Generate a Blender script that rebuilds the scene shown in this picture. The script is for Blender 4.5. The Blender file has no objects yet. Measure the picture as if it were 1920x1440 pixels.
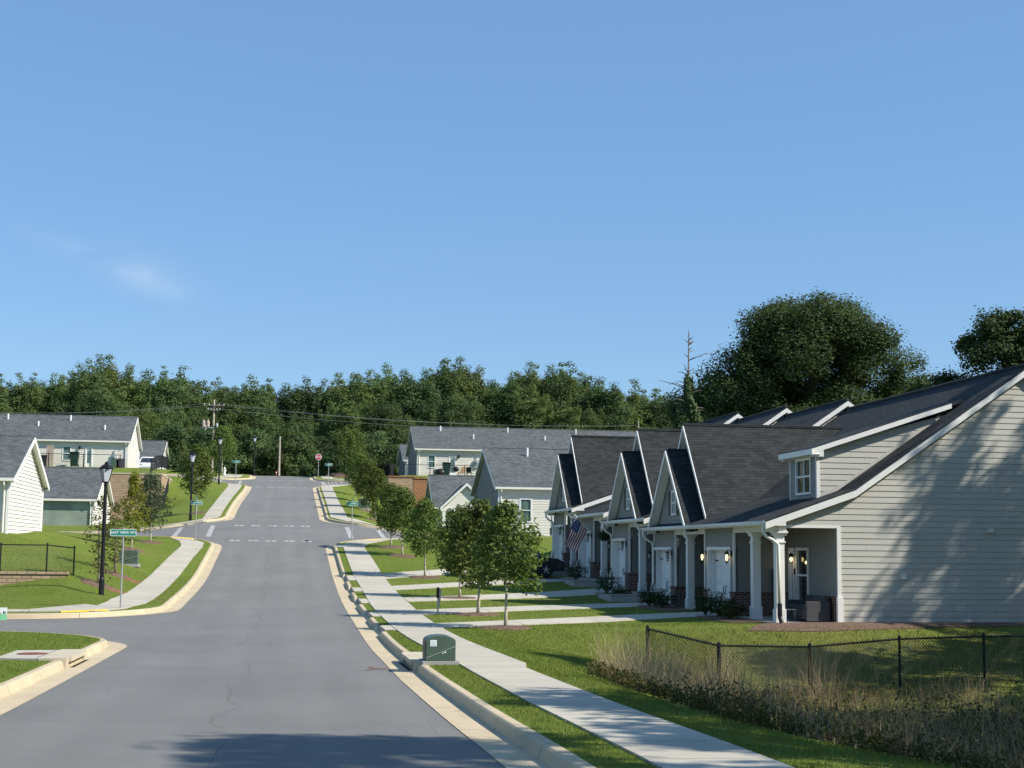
import bpy, math, random
import numpy as np
from mathutils import Vector, Matrix
from mathutils.geometry import delaunay_2d_cdt
R = math.radians
random.seed(7)
scene = bpy.context.scene
C = scene.collection

# ------------------------------------------------------------------ camera
cam_d = bpy.data.cameras.new("Camera"); cam = bpy.data.objects.new("Camera", cam_d); C.objects.link(cam)
YAW, PITCH, ROLL = R(8.8), R(6.47), R(0.6)
Fw = Vector((math.sin(YAW)*math.cos(PITCH), math.cos(YAW)*math.cos(PITCH), math.sin(PITCH)))
Rt = Vector((math.cos(YAW), -math.sin(YAW), 0)); Up = Rt.cross(Fw)
cr, sr = math.cos(ROLL), math.sin(ROLL)
right = Rt*cr + Up*(sr); up = Up*cr - Rt*sr          # the phone was tilted a little
mw = Matrix(((right.x, up.x, -Fw.x, 0), (right.y, up.y, -Fw.y, 0), (right.z, up.z, -Fw.z, 2.2), (0, 0, 0, 1)))
cam.matrix_world = mw
cam_d.sensor_width = 36; cam_d.lens = 52.0; cam_d.clip_end = 4000; cam_d.clip_start = .1
scene.camera = cam

# ------------------------------------------------------------------ sky, sun, exposure
SUN = Vector((1, -.5, .95)).normalized()
world = bpy.data.worlds.new("World"); scene.world = world; world.use_nodes = True
nt = world.node_tree; nt.nodes.clear()
wo = nt.nodes.new('ShaderNodeOutputWorld'); bg = nt.nodes.new('ShaderNodeBackground')
sky = nt.nodes.new('ShaderNodeTexSky'); sky.sky_type = 'NISHITA'; sky.sun_disc = False
sky.sun_elevation = math.asin(SUN.z); sky.sun_rotation = math.atan2(SUN.x, SUN.y)
sky.altitude = 300; sky.air_density = 1.0; sky.dust_density = .1; sky.ozone_density = 3.0
bg.inputs['Strength'].default_value = .103
# one faint wisp of cloud low in the left of the sky
tc = nt.nodes.new('ShaderNodeTexCoord')
def wn(op, a, b=None):
    n = nt.nodes.new('ShaderNodeMath'); n.operation = op
    for i, v in enumerate((a, b)):
        if v is None: continue
        if isinstance(v, (int, float)): n.inputs[i].default_value = v
        else: nt.links.new(v, n.inputs[i])
    return n.outputs[0]
sx = nt.nodes.new('ShaderNodeSeparateXYZ'); nt.links.new(tc.outputs['Generated'], sx.inputs[0])
az = wn('ARCTAN2', sx.outputs[0], sx.outputs[1]); el = wn('ARCSINE', sx.outputs[2])
ns = nt.nodes.new('ShaderNodeTexNoise'); ns.inputs['Scale'].default_value = 16; ns.inputs['Detail'].default_value = 5
mp = nt.nodes.new('ShaderNodeMapping'); mp.inputs['Scale'].default_value = (1, 1, 3.2)
nt.links.new(tc.outputs['Generated'], mp.inputs[0]); nt.links.new(mp.outputs[0], ns.inputs['Vector'])
def cloud(az0, el0, wa, we, tilt, amt):
    da = wn('DIVIDE', wn('SUBTRACT', az, az0), wa)
    de = wn('DIVIDE', wn('SUBTRACT', wn('SUBTRACT', el, el0), wn('MULTIPLY', wn('SUBTRACT', az, az0), tilt)), we)
    g = wn('EXPONENT', wn('MULTIPLY', wn('ADD', wn('MULTIPLY', da, da), wn('MULTIPLY', de, de)), -1.0))
    f = wn('MULTIPLY', g, wn('MAXIMUM', wn('SUBTRACT', wn('MULTIPLY', ns.outputs[0], 3.0), .85), 0))
    return wn('MULTIPLY', f, amt)
cl = wn('ADD', cloud(R(-5.2), R(10.2), .024, .012, -.25, .15), cloud(R(-7.4), R(10.8), .035, .007, -.28, .10))
cl = wn('MINIMUM', cl, .6)
mx = nt.nodes.new('ShaderNodeMixRGB'); mx.inputs['Color2'].default_value = (6.2, 6.6, 7.0, 1)
hsv = nt.nodes.new('ShaderNodeHueSaturation'); hsv.inputs['Saturation'].default_value = 1.12; nt.links.new(sky.outputs[0], hsv.inputs['Color'])
nt.links.new(cl, mx.inputs['Fac']); pale = nt.nodes.new('ShaderNodeMixRGB'); pale.inputs['Fac'].default_value = .5; pale.inputs['Color2'].default_value = (1.55, 3.08, 5.45, 1)   # constant blue mixed in lifts the upper sky
nt.links.new(hsv.outputs[0], pale.inputs['Color1']); nt.links.new(pale.outputs[0], mx.inputs['Color1'])
nt.links.new(mx.outputs[0], bg.inputs['Color']); nt.links.new(bg.outputs[0], wo.inputs['Surface'])
sl = bpy.data.lights.new("Sun", 'SUN'); sl.energy = 5.0; sl.angle = R(.53); sl.color = (1, .94, .83)
sun = bpy.data.objects.new("Sun", sl); C.objects.link(sun)
sun.rotation_euler = SUN.to_track_quat('Z', 'Y').to_euler(); sun.location = SUN*60
scene.view_settings.view_transform = 'Standard'; scene.view_settings.look = 'None'
scene.view_settings.exposure = 0.52; scene.view_settings.gamma = 1

# ------------------------------------------------------------------ ground heights
#HBEGIN
YS = [-15,0,14,20,30,38,50,60,69,80,89,98,106,125,140,150,160,171,180,200,240]
RS = [.35,.3,.14,.03,-.08,-.14,0,.25,.7,1.75,2.75,3.8,4.7,6.45,7.7,8.7,9.6,10.5,10.8,10.9,11]
def Rd(Y):
    if Y <= YS[0]: return RS[0]
    if Y >= YS[-1]: return RS[-1]
    i = int(np.searchsorted(YS, Y))-1
    i = max(0, min(i, len(YS)-2))
    def sl_(k):
        if k <= 0 or k >= len(YS)-1: return 0.
        a = (RS[k]-RS[k-1])/(YS[k]-YS[k-1]); b = (RS[k+1]-RS[k])/(YS[k+1]-YS[k])
        return 0. if a*b <= 0 else 2*a*b/(a+b)
    h = YS[i+1]-YS[i]; t = (Y-YS[i])/h
    return ((2*t**3-3*t*t+1)*RS[i]+(t**3-2*t*t+t)*h*sl_(i)+(-2*t**3+3*t*t)*RS[i+1]+(t**3-t*t)*h*sl_(i+1))
_ROWS = [
 (-15,[(-60,.2),(-10,.25),(-4,None),(4.8,None),(7,.2),(10,-.4),(14,-1.),(30,-1),(60,0)]),
 (14,[(-60,.1),(-10,.15),(-4,None),(4.6,None),(6.5,.02),(8.5,-.6),(11,-1.3),(14,-1.6),(25,-1.5),(60,0)]),
 (22,[(-60,0),(-10,0),(-4,None),(4.6,None),(5.5,-.02),(8.,-.95),(11,-1.7),(14,-1.8),(25,-1.6),(60,-.2)]),
 (29,[(-60,-.1),(-4,None),(4.75,None),(5.6,-.15),(8,-.95),(10,-1.5),(14,-1.7),(25,-1.6),(60,-.3)]),
 (33,[(-60,-.1),(-4,None),(5.2,None),(6.8,-.3),(9,-1.),(12,-1.5),(16,-1.6),(25,-1.5),(60,-.4)]),
 (36,[(-60,-.2),(-10,-.15),(-4,None),(5.5,None),(7.5,-.5),(9.4,-1.25),(10.7,-1.37),(13,-1.35),(15.4,-1.13),(17.6,-1.08),(30,-1.),(60,-.5)]),
 (39,[(-60,-.2),(-10,-.15),(-4,None),(5.5,None),(8,-.32),(9.4,-.85),(11,-.8),(14,-.7),(20,-.6),(30,-.6),(60,-.3)]),
 (42.4,[(-60,-.1),(-8,-.08),(-4,None),(5.5,None),(10,-.1),(13,-.02),(16,.02),(30,.05),(60,.05)]),
 (51,[(-60,-.1),(-8,-.05),(-4,None),(5,None),(14,.03),(60,.03)]),
 (55,[(-60,.1),(-14,.1),(-8,.25),(-5.9,.2),(-4,None),(5,None),(14,.05),(60,.05)]),
 (59.2,[(-60,.3),(-14,.35),(-11.3,.4),(-8.2,.95),(-5.9,.3),(-4,None),(5,None),(14,.12),(60,.12)]),
 (59.6,[(-60,1.05),(-14,1.05),(-8.2,1.05),(-5.9,.32),(-4,None),(5,None),(14,.13),(60,.13)]),
 (65.5,[(-60,2.1),(-13,2.1),(-8,1.3),(-5.9,.6),(-4,None),(5,None),(14,.5),(60,.5)]),
 (70,[(-60,2.9),(-13,2.85),(-8,1.5),(-5.9,.85),(-4,None),(5,None),(14,.72),(60,.72)]),
 (80.2,[(-60,3.05),(-13,3.0),(-8,2.2),(-5.9,1.85),(-4,None),(6,1.8),(14,1.35),(60,1.35)]),
 (88,[(-60,3.05),(-13,2.95),(-8,2.7),(-5,None),(5,None),(10,2.9),(14,2.95),(60,2.9)]),
 (91,[(-60,3.0),(-13,2.9),(-8,2.8),(-5,None),(5,None),(9,2.9),(14,2.6),(60,2.5)]),
 (97.5,[(-60,2.9),(-13,2.95),(-9,3.2),(-5,None),(5,None),(9,3.2),(14,2.7),(60,2.6)]),
 (104,[(-60,3.5),(-13,3.5),(-8.5,4.0),(-5.2,None),(5,None),(8,3.9),(13,3.5),(60,3.5)]),
 (113,[(-60,3.6),(-13.5,3.6),(-11,4.0),(-8.2,4.8),(-5.2,None),(5,None),(8,4.7),(12.5,3.6),(60,3.6)]),
 (127.6,[(-60,3.7),(-13,3.8),(-10.8,4.0),(-9.8,5.2),(-8,6.1),(-5.2,None),(5,None),(8,5.9),(12.5,3.6),(60,3.5)]),
 (128.4,[(-60,7),(-10.3,6.6),(-8,6.5),(-5.2,None),(5,None),(8,5.9),(12.5,3.6),(60,3.5)]),
 (140,[(-60,8.4),(-10,8.3),(-5.2,None),(5,None),(8,7.4),(10.3,6.8),(13,4.2),(60,4)]),
 (142,[(-60,8.6),(-10,8.5),(-5.2,None),(5,None),(8,7.6),(10.3,7.0),(13,4.2),(60,4)]),
 (142.6,[(-60,8.7),(-10,8.55),(-5.2,None),(5,None),(8,7.8),(10.4,7.7),(13,8),(60,8)]),
 (150,[(-60,9.3),(-10,9.2),(-5.2,None),(5,None),(9,8.9),(60,8.9)]),
 (160,[(-60,10.),(-10,9.9),(-5.2,None),(5,None),(60,9.8)]),
 (171,[(-60,10.5),(60,10.5)]),(180,[(-60,10.8),(60,10.8)]),(240,[(-60,11),(60,11)])]
_RY = [r[0] for r in _ROWS]
_RX = [[p[0] for p in r[1]] for r in _ROWS]
_RZ = [[(0. if p[1] is None else p[1]-Rd(r[0])) for p in r[1]] for r in _ROWS]
def H(X, Y):
    if Y <= _RY[0]: return Rd(Y)+float(np.interp(X, _RX[0], _RZ[0]))
    if Y >= _RY[-1]: return 11.
    i = int(np.searchsorted(_RY, Y, side='right'))-1
    t = (Y-_RY[i])/(_RY[i+1]-_RY[i])
    a = float(np.interp(X, _RX[i], _RZ[i])); b = float(np.interp(X, _RX[i+1], _RZ[i+1]))
    return Rd(Y)+a*(1-t)+b*t
#HEND
LAWN = .15
def L(X, Y): return H(X, Y)+LAWN

# ------------------------------------------------------------------ helpers
class MB:
    """collects faces; build() links them as ONE mesh object"""
    def __init__(s): s.v = []; s.f = []; s.uv = {}
    def face(s, pts, uv=None):
        b = len(s.v); s.v += [tuple(p) for p in pts]; s.f.append(tuple(range(b, b+len(pts))))
        if uv: s.uv[len(s.f)-1] = uv
        return s
    def box(s, x0, x1, y0, y1, z0, z1):
        p = [(x0,y0,z0),(x1,y0,z0),(x1,y1,z0),(x0,y1,z0),(x0,y0,z1),(x1,y0,z1),(x1,y1,z1),(x0,y1,z1)]
        for q in ((3,2,1,0),(4,5,6,7),(0,1,5,4),(1,2,6,5),(2,3,7,6),(3,0,4,7)): s.face([p[i] for i in q])
        return s
    def extrude(s, poly, vec):
        """closed prism from a planar polygon"""
        poly = [Vector(p) for p in poly]; vec = Vector(vec)
        n = Vector((0,0,0))
        for i in range(len(poly)):
            n += poly[i].cross(poly[(i+1) % len(poly)])
        if n.dot(vec) > 0: poly = poly[::-1]
        top = [p+vec for p in poly]
        s.face(poly); s.face(top[::-1])
        for i in range(len(poly)):
            j = (i+1) % len(poly); s.face([poly[j], poly[i], top[i], top[j]])
        return s
    def tube(s, path, rad, n=8, cap=True):
        path = [Vector(p) for p in path]
        if isinstance(rad, (int, float)): rad = [rad]*len(path)
        rings = []; prev = None
        for i, p in enumerate(path):
            d = (path[min(i+1, len(path)-1)]-path[max(i-1, 0)]).normalized()
            a = Vector((0,0,1)) if abs(d.z) < .9 else Vector((1,0,0))
            if prev is not None: a = prev
            u = (a-d*a.dot(d)).normalized(); w = d.cross(u); prev = u
            rings.append([p+(u*math.cos(2*math.pi*k/n)+w*math.sin(2*math.pi*k/n))*rad[i] for k in range(n)])
        for i in range(len(rings)-1):
            for k in range(n):
                s.face([rings[i][k], rings[i][(k+1) % n], rings[i+1][(k+1) % n], rings[i+1][k]])
        if cap: s.face(rings[0][::-1]); s.face(rings[-1])
        return s
    def lathe(s, c, prof, n=14, sx=1, sy=1):
        rg = [[(c[0]+r*sx*math.cos(2*math.pi*k/n), c[1]+r*sy*math.sin(2*math.pi*k/n), c[2]+z) for k in range(n)] for r, z in prof]
        for i in range(len(rg)-1):
            for k in range(n): s.face([rg[i][k], rg[i][(k+1) % n], rg[i+1][(k+1) % n], rg[i+1][k]])
        s.face(rg[0][::-1]); s.face(rg[-1])
        return s
    def blob(s, c, r, seed=0, n=8, m=6):
        rnd = random.Random(seed); pts = []
        for i in range(m+1):
            th = math.pi*i/m; row = []
            for k in range(n):
                q = 1+rnd.uniform(-.16, .16)
                row.append((c[0]+r[0]*q*math.sin(th)*math.cos(2*math.pi*k/n), c[1]+r[1]*q*math.sin(th)*math.sin(2*math.pi*k/n), c[2]+r[2]*math.cos(th)))
            pts.append(row)
        for i in range(m):
            for k in range(n): s.face([pts[i+1][k], pts[i+1][(k+1) % n], pts[i][(k+1) % n], pts[i][k]])
        return s
    def pieces(s):
        """groups of faces that stand well apart from each other"""
        n = len(s.f)
        if n < 2 or n > 1600: return [list(range(n))]
        lo = np.array([np.min([s.v[i] for i in f], 0) for f in s.f]); hi = np.array([np.max([s.v[i] for i in f], 0) for f in s.f])
        def join(lo, hi, k, tol):
            par = list(range(len(lo)))
            def find(a):
                while par[a] != a: par[a] = par[par[a]]; a = par[a]
                return a
            size = (hi-lo).max(1)
            for i in range(len(lo)):
                gap = np.maximum(np.maximum(lo[i]-hi, lo-hi[i]), 0); g = np.sqrt((gap**2).sum(1))
                for j in np.nonzero(g <= np.maximum(tol, k*np.maximum(size, size[i])))[0]: par[find(int(j))] = find(i)
            return np.array([find(i) for i in range(len(lo))])
        a = join(lo, hi, 0, .004); ids = np.unique(a)
        lo2 = np.array([lo[a == i].min(0) for i in ids]); hi2 = np.array([hi[a == i].max(0) for i in ids])
        b = join(lo2, hi2, .42, .004); mp = {int(i): int(b[k]) for k, i in enumerate(ids)}
        g = {}
        for f in range(n): g.setdefault(mp[int(a[f])], []).append(f)
        return list(g.values())
    def build(s, name, mat, parent=None, smooth=False, bevel=0, kind=None, whole=False, **kw):
        if parent is not None and not whole:
            ps = s.pieces()
            if 1 < len(ps) < 40:
                out = []
                for p in ps:
                    q = MB(); ix = {}
                    for fi in p:
                        for i in s.f[fi]:
                            if i not in ix: ix[i] = len(q.v); q.v.append(s.v[i])
                        if fi in s.uv: q.uv[len(q.f)] = s.uv[fi]
                        q.f.append(tuple(ix[i] for i in s.f[fi]))
                    out.append(q.build(name, mat, parent, smooth, bevel, kind, True, **kw))
                return out[0]
        org = ORG.get(parent, (0,0,0)) if parent else (0,0,0)
        me = bpy.data.meshes.new(name)
        me.from_pydata([(v[0]-org[0], v[1]-org[1], v[2]-org[2]) for v in s.v], [], s.f)
        ul = me.uv_layers.new(name='UVMap'); uvd = np.zeros(len(me.loops)*2)
        for fi, f in enumerate(s.f):
            st = me.polygons[fi].loop_start
            if fi in s.uv:
                for k, q in enumerate(s.uv[fi]): uvd[2*(st+k)] = q[0]; uvd[2*(st+k)+1] = q[1]
            else:
                n = me.polygons[fi].normal
                if abs(n.z) > .985: t = Vector((1,0,0)); b = Vector((0,1,0))
                else:
                    t = Vector((0,0,1)).cross(n).normalized(); b = n.cross(t)
                for k, vi in enumerate(f):
                    p = Vector(s.v[vi]); uvd[2*(st+k)] = p.dot(t); uvd[2*(st+k)+1] = p.dot(b)
        ul.data.foreach_set('uv', uvd)
        if smooth or bevel:
            import bmesh
            bm = bmesh.new(); bm.from_mesh(me); bmesh.ops.remove_doubles(bm, verts=bm.verts, dist=1e-4); bm.to_mesh(me); bm.free()
        if smooth: me.polygons.foreach_set('use_smooth', [True]*len(me.polygons))
        me.materials.append(mat)
        return link(name, me, parent, kind, bevel, **kw)
ORG = {}
def link(name, me, parent=None, kind=None, bevel=0, label=None):
    o = bpy.data.objects.new(name, me); C.objects.link(o)
    if parent: o.parent = parent; ORG[o] = ORG.get(parent, (0,0,0))
    else: ORG[o] = (0,0,0)
    if kind: o['kind'] = kind
    if label: o['label'] = label
    if bevel:
        b = o.modifiers.new('b', 'BEVEL'); b.width = bevel; b.segments = 2; b.limit_method = 'ANGLE'
    return o
def thing(name, label, cat, loc, group=None):
    o = bpy.data.objects.new(name, None); C.objects.link(o); o.location = loc; ORG[o] = tuple(loc)
    o.empty_display_size = .3
    return tag(o, label, cat, group)
def tag(o, label, cat, group=None):
    o['label'] = label; o['category'] = cat
    if group: o['group'] = group
    return o
def copy_tree(o, loc, rotz=0, scale=1, label=None, group=None):
    def rec(src, par):
        c = src.copy(); C.objects.link(c)
        if par is not None: c.parent = par
        for ch in src.children: rec(ch, c)
        return c
    r = rec(o, None); r.location = loc; r.rotation_euler = (0, 0, rotz)
    r.scale = scale if isinstance(scale, (tuple, list)) else (scale,)*3
    ORG[r] = tuple(loc)
    if label: r['label'] = label
    if group: r['group'] = group
    return r

# ------------------------------------------------------------------ materials
def newmat(name):
    m = bpy.data.materials.new(name); m.use_nodes = True
    t = m.node_tree; b = t.nodes['Principled BSDF']
    return m, t, b
def nd(t, kind, **inp):
    n = t.nodes.new('ShaderNode'+kind)
    for k, v in inp.items():
        k2 = k.replace('_', ' ')
        if hasattr(v, 'is_linked') or isinstance(v, bpy.types.NodeSocket): t.links.new(v, n.inputs[k2])
        else: n.inputs[k2].default_value = v
    return n
def math_(t, op, a, b=None):
    n = t.nodes.new('ShaderNodeMath'); n.operation = op
    for i, v in enumerate((a, b)):
        if v is None: continue
        if isinstance(v, (int, float)): n.inputs[i].default_value = v
        else: t.links.new(v, n.inputs[i])
    return n.outputs[0]
def coords(t, which='Object'): return nd(t, 'TexCoord').outputs[which]
def mixc(t, fac, a, b, mode='MIX'):
    n = t.nodes.new('ShaderNodeMixRGB'); n.blend_type = mode
    for i, v in (('Fac', fac), ('Color1', a), ('Color2', b)):
        if isinstance(v, (int, float)): n.inputs[i].default_value = v
        elif isinstance(v, tuple): n.inputs[i].default_value = (*v[:3], 1)
        else: t.links.new(v, n.inputs[i])
    return n.outputs[0]
def ramp(t, fac, lo, hi):
    n = t.nodes.new('ShaderNodeMapRange'); n.inputs['From Min'].default_value = lo; n.inputs['From Max'].default_value = hi
    t.links.new(fac, n.inputs['Value']); return n.outputs[0]
def noise(t, co, scale, detail=4, rough=.55, dist=0):
    n = nd(t, 'TexNoise', Vector=co, Scale=scale, Detail=detail, Roughness=rough, Distortion=dist); return n.outputs['Fac']
def bump(t, b, h, strength=.3, dist=.01):
    n = nd(t, 'Bump', Height=h, Strength=strength, Distance=dist); t.links.new(n.outputs[0], b.inputs['Normal'])
def sc(c, k): return tuple(x*k for x in c)
def M(name, col, rough=.7, var=.1, scale=2., spec=.3, metal=0, bumpk=0, bscale=60, co='Object'):
    m, t, b = newmat(name)
    c = coords(t, co); f = ramp(t, noise(t, c, scale, 6), .3, .7)
    t.links.new(mixc(t, f, sc(col, 1-var), sc(col, 1+var)), b.inputs['Base Color'])
    b.inputs['Roughness'].default_value = rough; b.inputs['Specular IOR Level'].default_value = spec
    b.inputs['Metallic'].default_value = metal
    if bumpk: bump(t, b, noise(t, c, bscale, 3), bumpk)
    return m
def emis(name, col, k):
    m, t, b = newmat(name); b.inputs['Emission Color'].default_value = (*col, 1); b.inputs['Emission Strength'].default_value = k
    b.inputs['Base Color'].default_value = (*col, 1); return m
def shingle_mat(name, base, lap=.14):
    m, t, b = newmat(name); c = coords(t, 'UV')
    br = nd(t, 'TexBrick', Vector=c, Color1=(*sc(base, .5), 1), Color2=(*sc(base, 1.4), 1), Mortar=(*sc(base, .45), 1), Scale=1.0)
    br.inputs['Mortar Size'].default_value = .007; br.inputs['Brick Width'].default_value = .3; br.inputs['Row Height'].default_value = lap
    br.inputs['Mortar Smooth'].default_value = .3; br.inputs['Bias'].default_value = -.1
    br.offset = .37; br.squash = 1
    n1 = ramp(t, noise(t, c, 45, 3), .3, .7); n2 = ramp(t, noise(t, c, .5, 4), .3, .7)
    col = mixc(t, .28, br.outputs['Color'], mixc(t, n1, sc(base, .65), sc(base, 1.3)))
    col = mixc(t, math_(t, 'MULTIPLY', n2, .25), col, sc(base, 1.5))
    t.links.new(col, b.inputs['Base Color']); b.inputs['Roughness'].default_value = .9; b.inputs['Specular IOR Level'].default_value = .2
    s = nd(t, 'SeparateXYZ', Vector=c); saw = math_(t, 'SUBTRACT', 1.0, math_(t, 'FRACT', math_(t, 'DIVIDE', s.outputs[1], lap)))
    hgt = math_(t, 'ADD', math_(t, 'MULTIPLY', saw, 1.0), math_(t, 'MULTIPLY', br.outputs['Fac'], -.5))
    bump(t, b, hgt, .9, .02)
    return m
def brick_mat(name, c1, c2, mortar, bw=.215, bh=.075, ms=.01):
    m, t, b = newmat(name); c = coords(t, 'UV')
    br = nd(t, 'TexBrick', Vector=c, Color1=(*c1, 1), Color2=(*c2, 1), Mortar=(*mortar, 1), Scale=1.0)
    br.inputs['Mortar Size'].default_value = ms; br.inputs['Brick Width'].default_value = bw; br.inputs['Row Height'].default_value = bh
    n1 = ramp(t, noise(t, c, 9, 5), .25, .75)
    t.links.new(mixc(t, n1, br.outputs['Color'], sc(c1, .7), 'MIX') if False else mixc(t, math_(t, 'MULTIPLY', n1, .35), br.outputs['Color'], sc(c1, .55)), b.inputs['Base Color'])
    b.inputs['Roughness'].default_value = .9
    bump(t, b, math_(t, 'SUBTRACT', math_(t, 'MULTIPLY', n1, .5), br.outputs['Fac']), .8, .012)
    return m
def lawn_mat(name, g1, g2, dry, dryk=.5, bank=False):
    m, t, b = newmat(name); c = coords(t)
    a = ramp(t, noise(t, c, .35, 5, .6), .35, .65); d = ramp(t, noise(t, c, .12, 4, .6, .5), .52, .75)
    mp_ = nd(t, 'Mapping', Vector=c); mp_.inputs['Scale'].default_value = (1.0, .55, 1)
    f = ramp(t, noise(t, mp_.outputs[0], 7, 6, .7), .3, .7); fine = ramp(t, noise(t, c, 55, 2, .6), .25, .75)
    col = mixc(t, a, g1, g2); col = mixc(t, math_(t, 'MULTIPLY', d, dryk), col, dry)
    if bank:    # the unwatered bank in front of the nearest house is drier
        s_ = nd(t, 'SeparateXYZ', Vector=c); bx = ramp(t, s_.outputs[0], 6.0, 11.0); by = math_(t, 'MULTIPLY', ramp(t, s_.outputs[1], 26, 33), ramp(t, s_.outputs[1], 43.5, 39.5))
        col = mixc(t, math_(t, 'MULTIPLY', math_(t, 'MULTIPLY', bx, by), ramp(t, noise(t, c, 1.3, 5), .15, .6)), col, (.23, .195, .065))
    col = mixc(t, math_(t, 'MULTIPLY', f, .45), col, sc(g1, .55)); col = mixc(t, math_(t, 'MULTIPLY', fine, .35), col, sc(g2, 1.4))
    t.links.new(col, b.inputs['Base Color']); b.inputs['Roughness'].default_value = .95; b.inputs['Specular IOR Level'].default_value = .1
    bump(t, b, math_(t, 'ADD', fine, math_(t, 'MULTIPLY', f, 1.5)), .9, .04)
    return m
def concrete_mat(name, col, joint=0, jw=.028, stain=.3):
    m, t, b = newmat(name); c = coords(t); uv = coords(t, 'UV')
    n1 = ramp(t, noise(t, c, .8, 6, .65), .3, .7); n2 = ramp(t, noise(t, c, 30, 4, .7), .3, .7)
    cc = mixc(t, n1, sc(col, .86), sc(col, 1.07)); cc = mixc(t, math_(t, 'MULTIPLY', n2, .25), cc, sc(col, .72))
    n3 = ramp(t, noise(t, c, 2.3, 6, .7, 1.), .58, .8); cc = mixc(t, math_(t, 'MULTIPLY', n3, stain), cc, (col[0]*.55, col[1]*.5, col[2]*.45))
    if joint:
        s = nd(t, 'SeparateXYZ', Vector=uv)
        fr = math_(t, 'FRACT', math_(t, 'DIVIDE', s.outputs[0], joint)); j = math_(t, 'LESS_THAN', fr, jw/joint)
        slab = t.nodes.new('ShaderNodeTexWhiteNoise'); slab.noise_dimensions = '1D'; t.links.new(math_(t, 'FLOOR', math_(t, 'DIVIDE', s.outputs[0], joint)), slab.inputs['W'])
        cc = mixc(t, math_(t, 'MULTIPLY', slab.outputs['Value'], .26), cc, sc(col, .6))
        cc = mixc(t, j, cc, sc(col, .3))
    t.links.new(cc, b.inputs['Base Color']); b.inputs['Roughness'].default_value = .9; b.inputs['Specular IOR Level'].default_value = .25
    bump(t, b, n2, .25, .006)
    return m
def asphalt_mat():
    m, t, b = newmat('asphalt'); c = coords(t)
    base = (.168, .165, .156)
    n1 = ramp(t, noise(t, c, .22, 5, .6, .4), .3, .7); n2 = ramp(t, noise(t, c, 90, 2, .7), .3, .75)
    mp_ = nd(t, 'Mapping', Vector=c); mp_.inputs['Scale'].default_value = (1.2, .07, 1)
    st = ramp(t, noise(t, mp_.outputs[0], 1.0, 5, .6), .35, .7)
    mp2 = nd(t, 'Mapping', Vector=c); mp2.inputs['Scale'].default_value = (.25, 1.6, 1)
    st2 = ramp(t, noise(t, mp2.outputs[0], 1.0, 6, .65, .6), .5, .8)
    cc = mixc(t, n1, sc(base, .86), sc(base, 1.12)); cc = mixc(t, math_(t, 'MULTIPLY', st, .28), cc, sc(base, 1.38))
    cc = mixc(t, math_(t, 'MULTIPLY', st2, .3), cc, sc(base, .68))
    sp = ramp(t, noise(t, c, 230, 1, .5), .62, .75)
    cc = mixc(t, math_(t, 'MULTIPLY', n2, .35), cc, sc(base, .6)); cc = mixc(t, math_(t, 'MULTIPLY', sp, .4), cc, (.3, .3, .3))
    s = nd(t, 'SeparateXYZ', Vector=c)
    for x0 in (-2.55, -1.05, .55, 1.75):     # polished wheel paths
        d_ = math_(t, 'DIVIDE', math_(t, 'SUBTRACT', s.outputs[0], x0), .33); g_ = math_(t, 'EXPONENT', math_(t, 'MULTIPLY', math_(t, 'MULTIPLY', d_, d_), -1.0))
        cc = mixc(t, math_(t, 'MULTIPLY', math_(t, 'MULTIPLY', g_, ramp(t, noise(t, c, .3, 3), .3, .6)), .22), cc, sc(base, 1.35))
    oil = ramp(t, noise(t, c, .9, 4, .6, .8), .66, .82); cc = mixc(t, math_(t, 'MULTIPLY', oil, .3), cc, sc(base, .5))
    wob = math_(t, 'MULTIPLY', math_(t, 'SUBTRACT', noise(t, c, .22, 5, .6), .5), 1.5)
    for x0, w, k, lo in ((-.62, .009, .6, .46), (2.0, .008, .35, .52), (-2.6, .007, .35, .55)):
        ln = math_(t, 'LESS_THAN', math_(t, 'ABSOLUTE', math_(t, 'SUBTRACT', math_(t, 'SUBTRACT', s.outputs[0], x0), wob)), w)
        br_ = math_(t, 'GREATER_THAN', noise(t, c, .16, 2), lo)
        cc = mixc(t, math_(t, 'MULTIPLY', math_(t, 'MULTIPLY', ln, br_), k), cc, sc(base, .3))
    wob2 = math_(t, 'MULTIPLY', math_(t, 'SUBTRACT', noise(t, c, .5, 6, .6), .5), .9)
    fy = math_(t, 'FRACT', math_(t, 'DIVIDE', math_(t, 'ADD', s.outputs[1], wob2), 9.3))
    ln = math_(t, 'MULTIPLY', math_(t, 'LESS_THAN', fy, .0022), math_(t, 'GREATER_THAN', noise(t, c, .45, 2), .53))
    cc = mixc(t, math_(t, 'MULTIPLY', ln, .6), cc, sc(base, .35))
    t.links.new(cc, b.inputs['Base Color']); b.inputs['Roughness'].default_value = .82; b.inputs['Specular IOR Level'].default_value = .35
    bump(t, b, math_(t, 'ADD', n2, sp), .5, .006)
    return m
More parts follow.
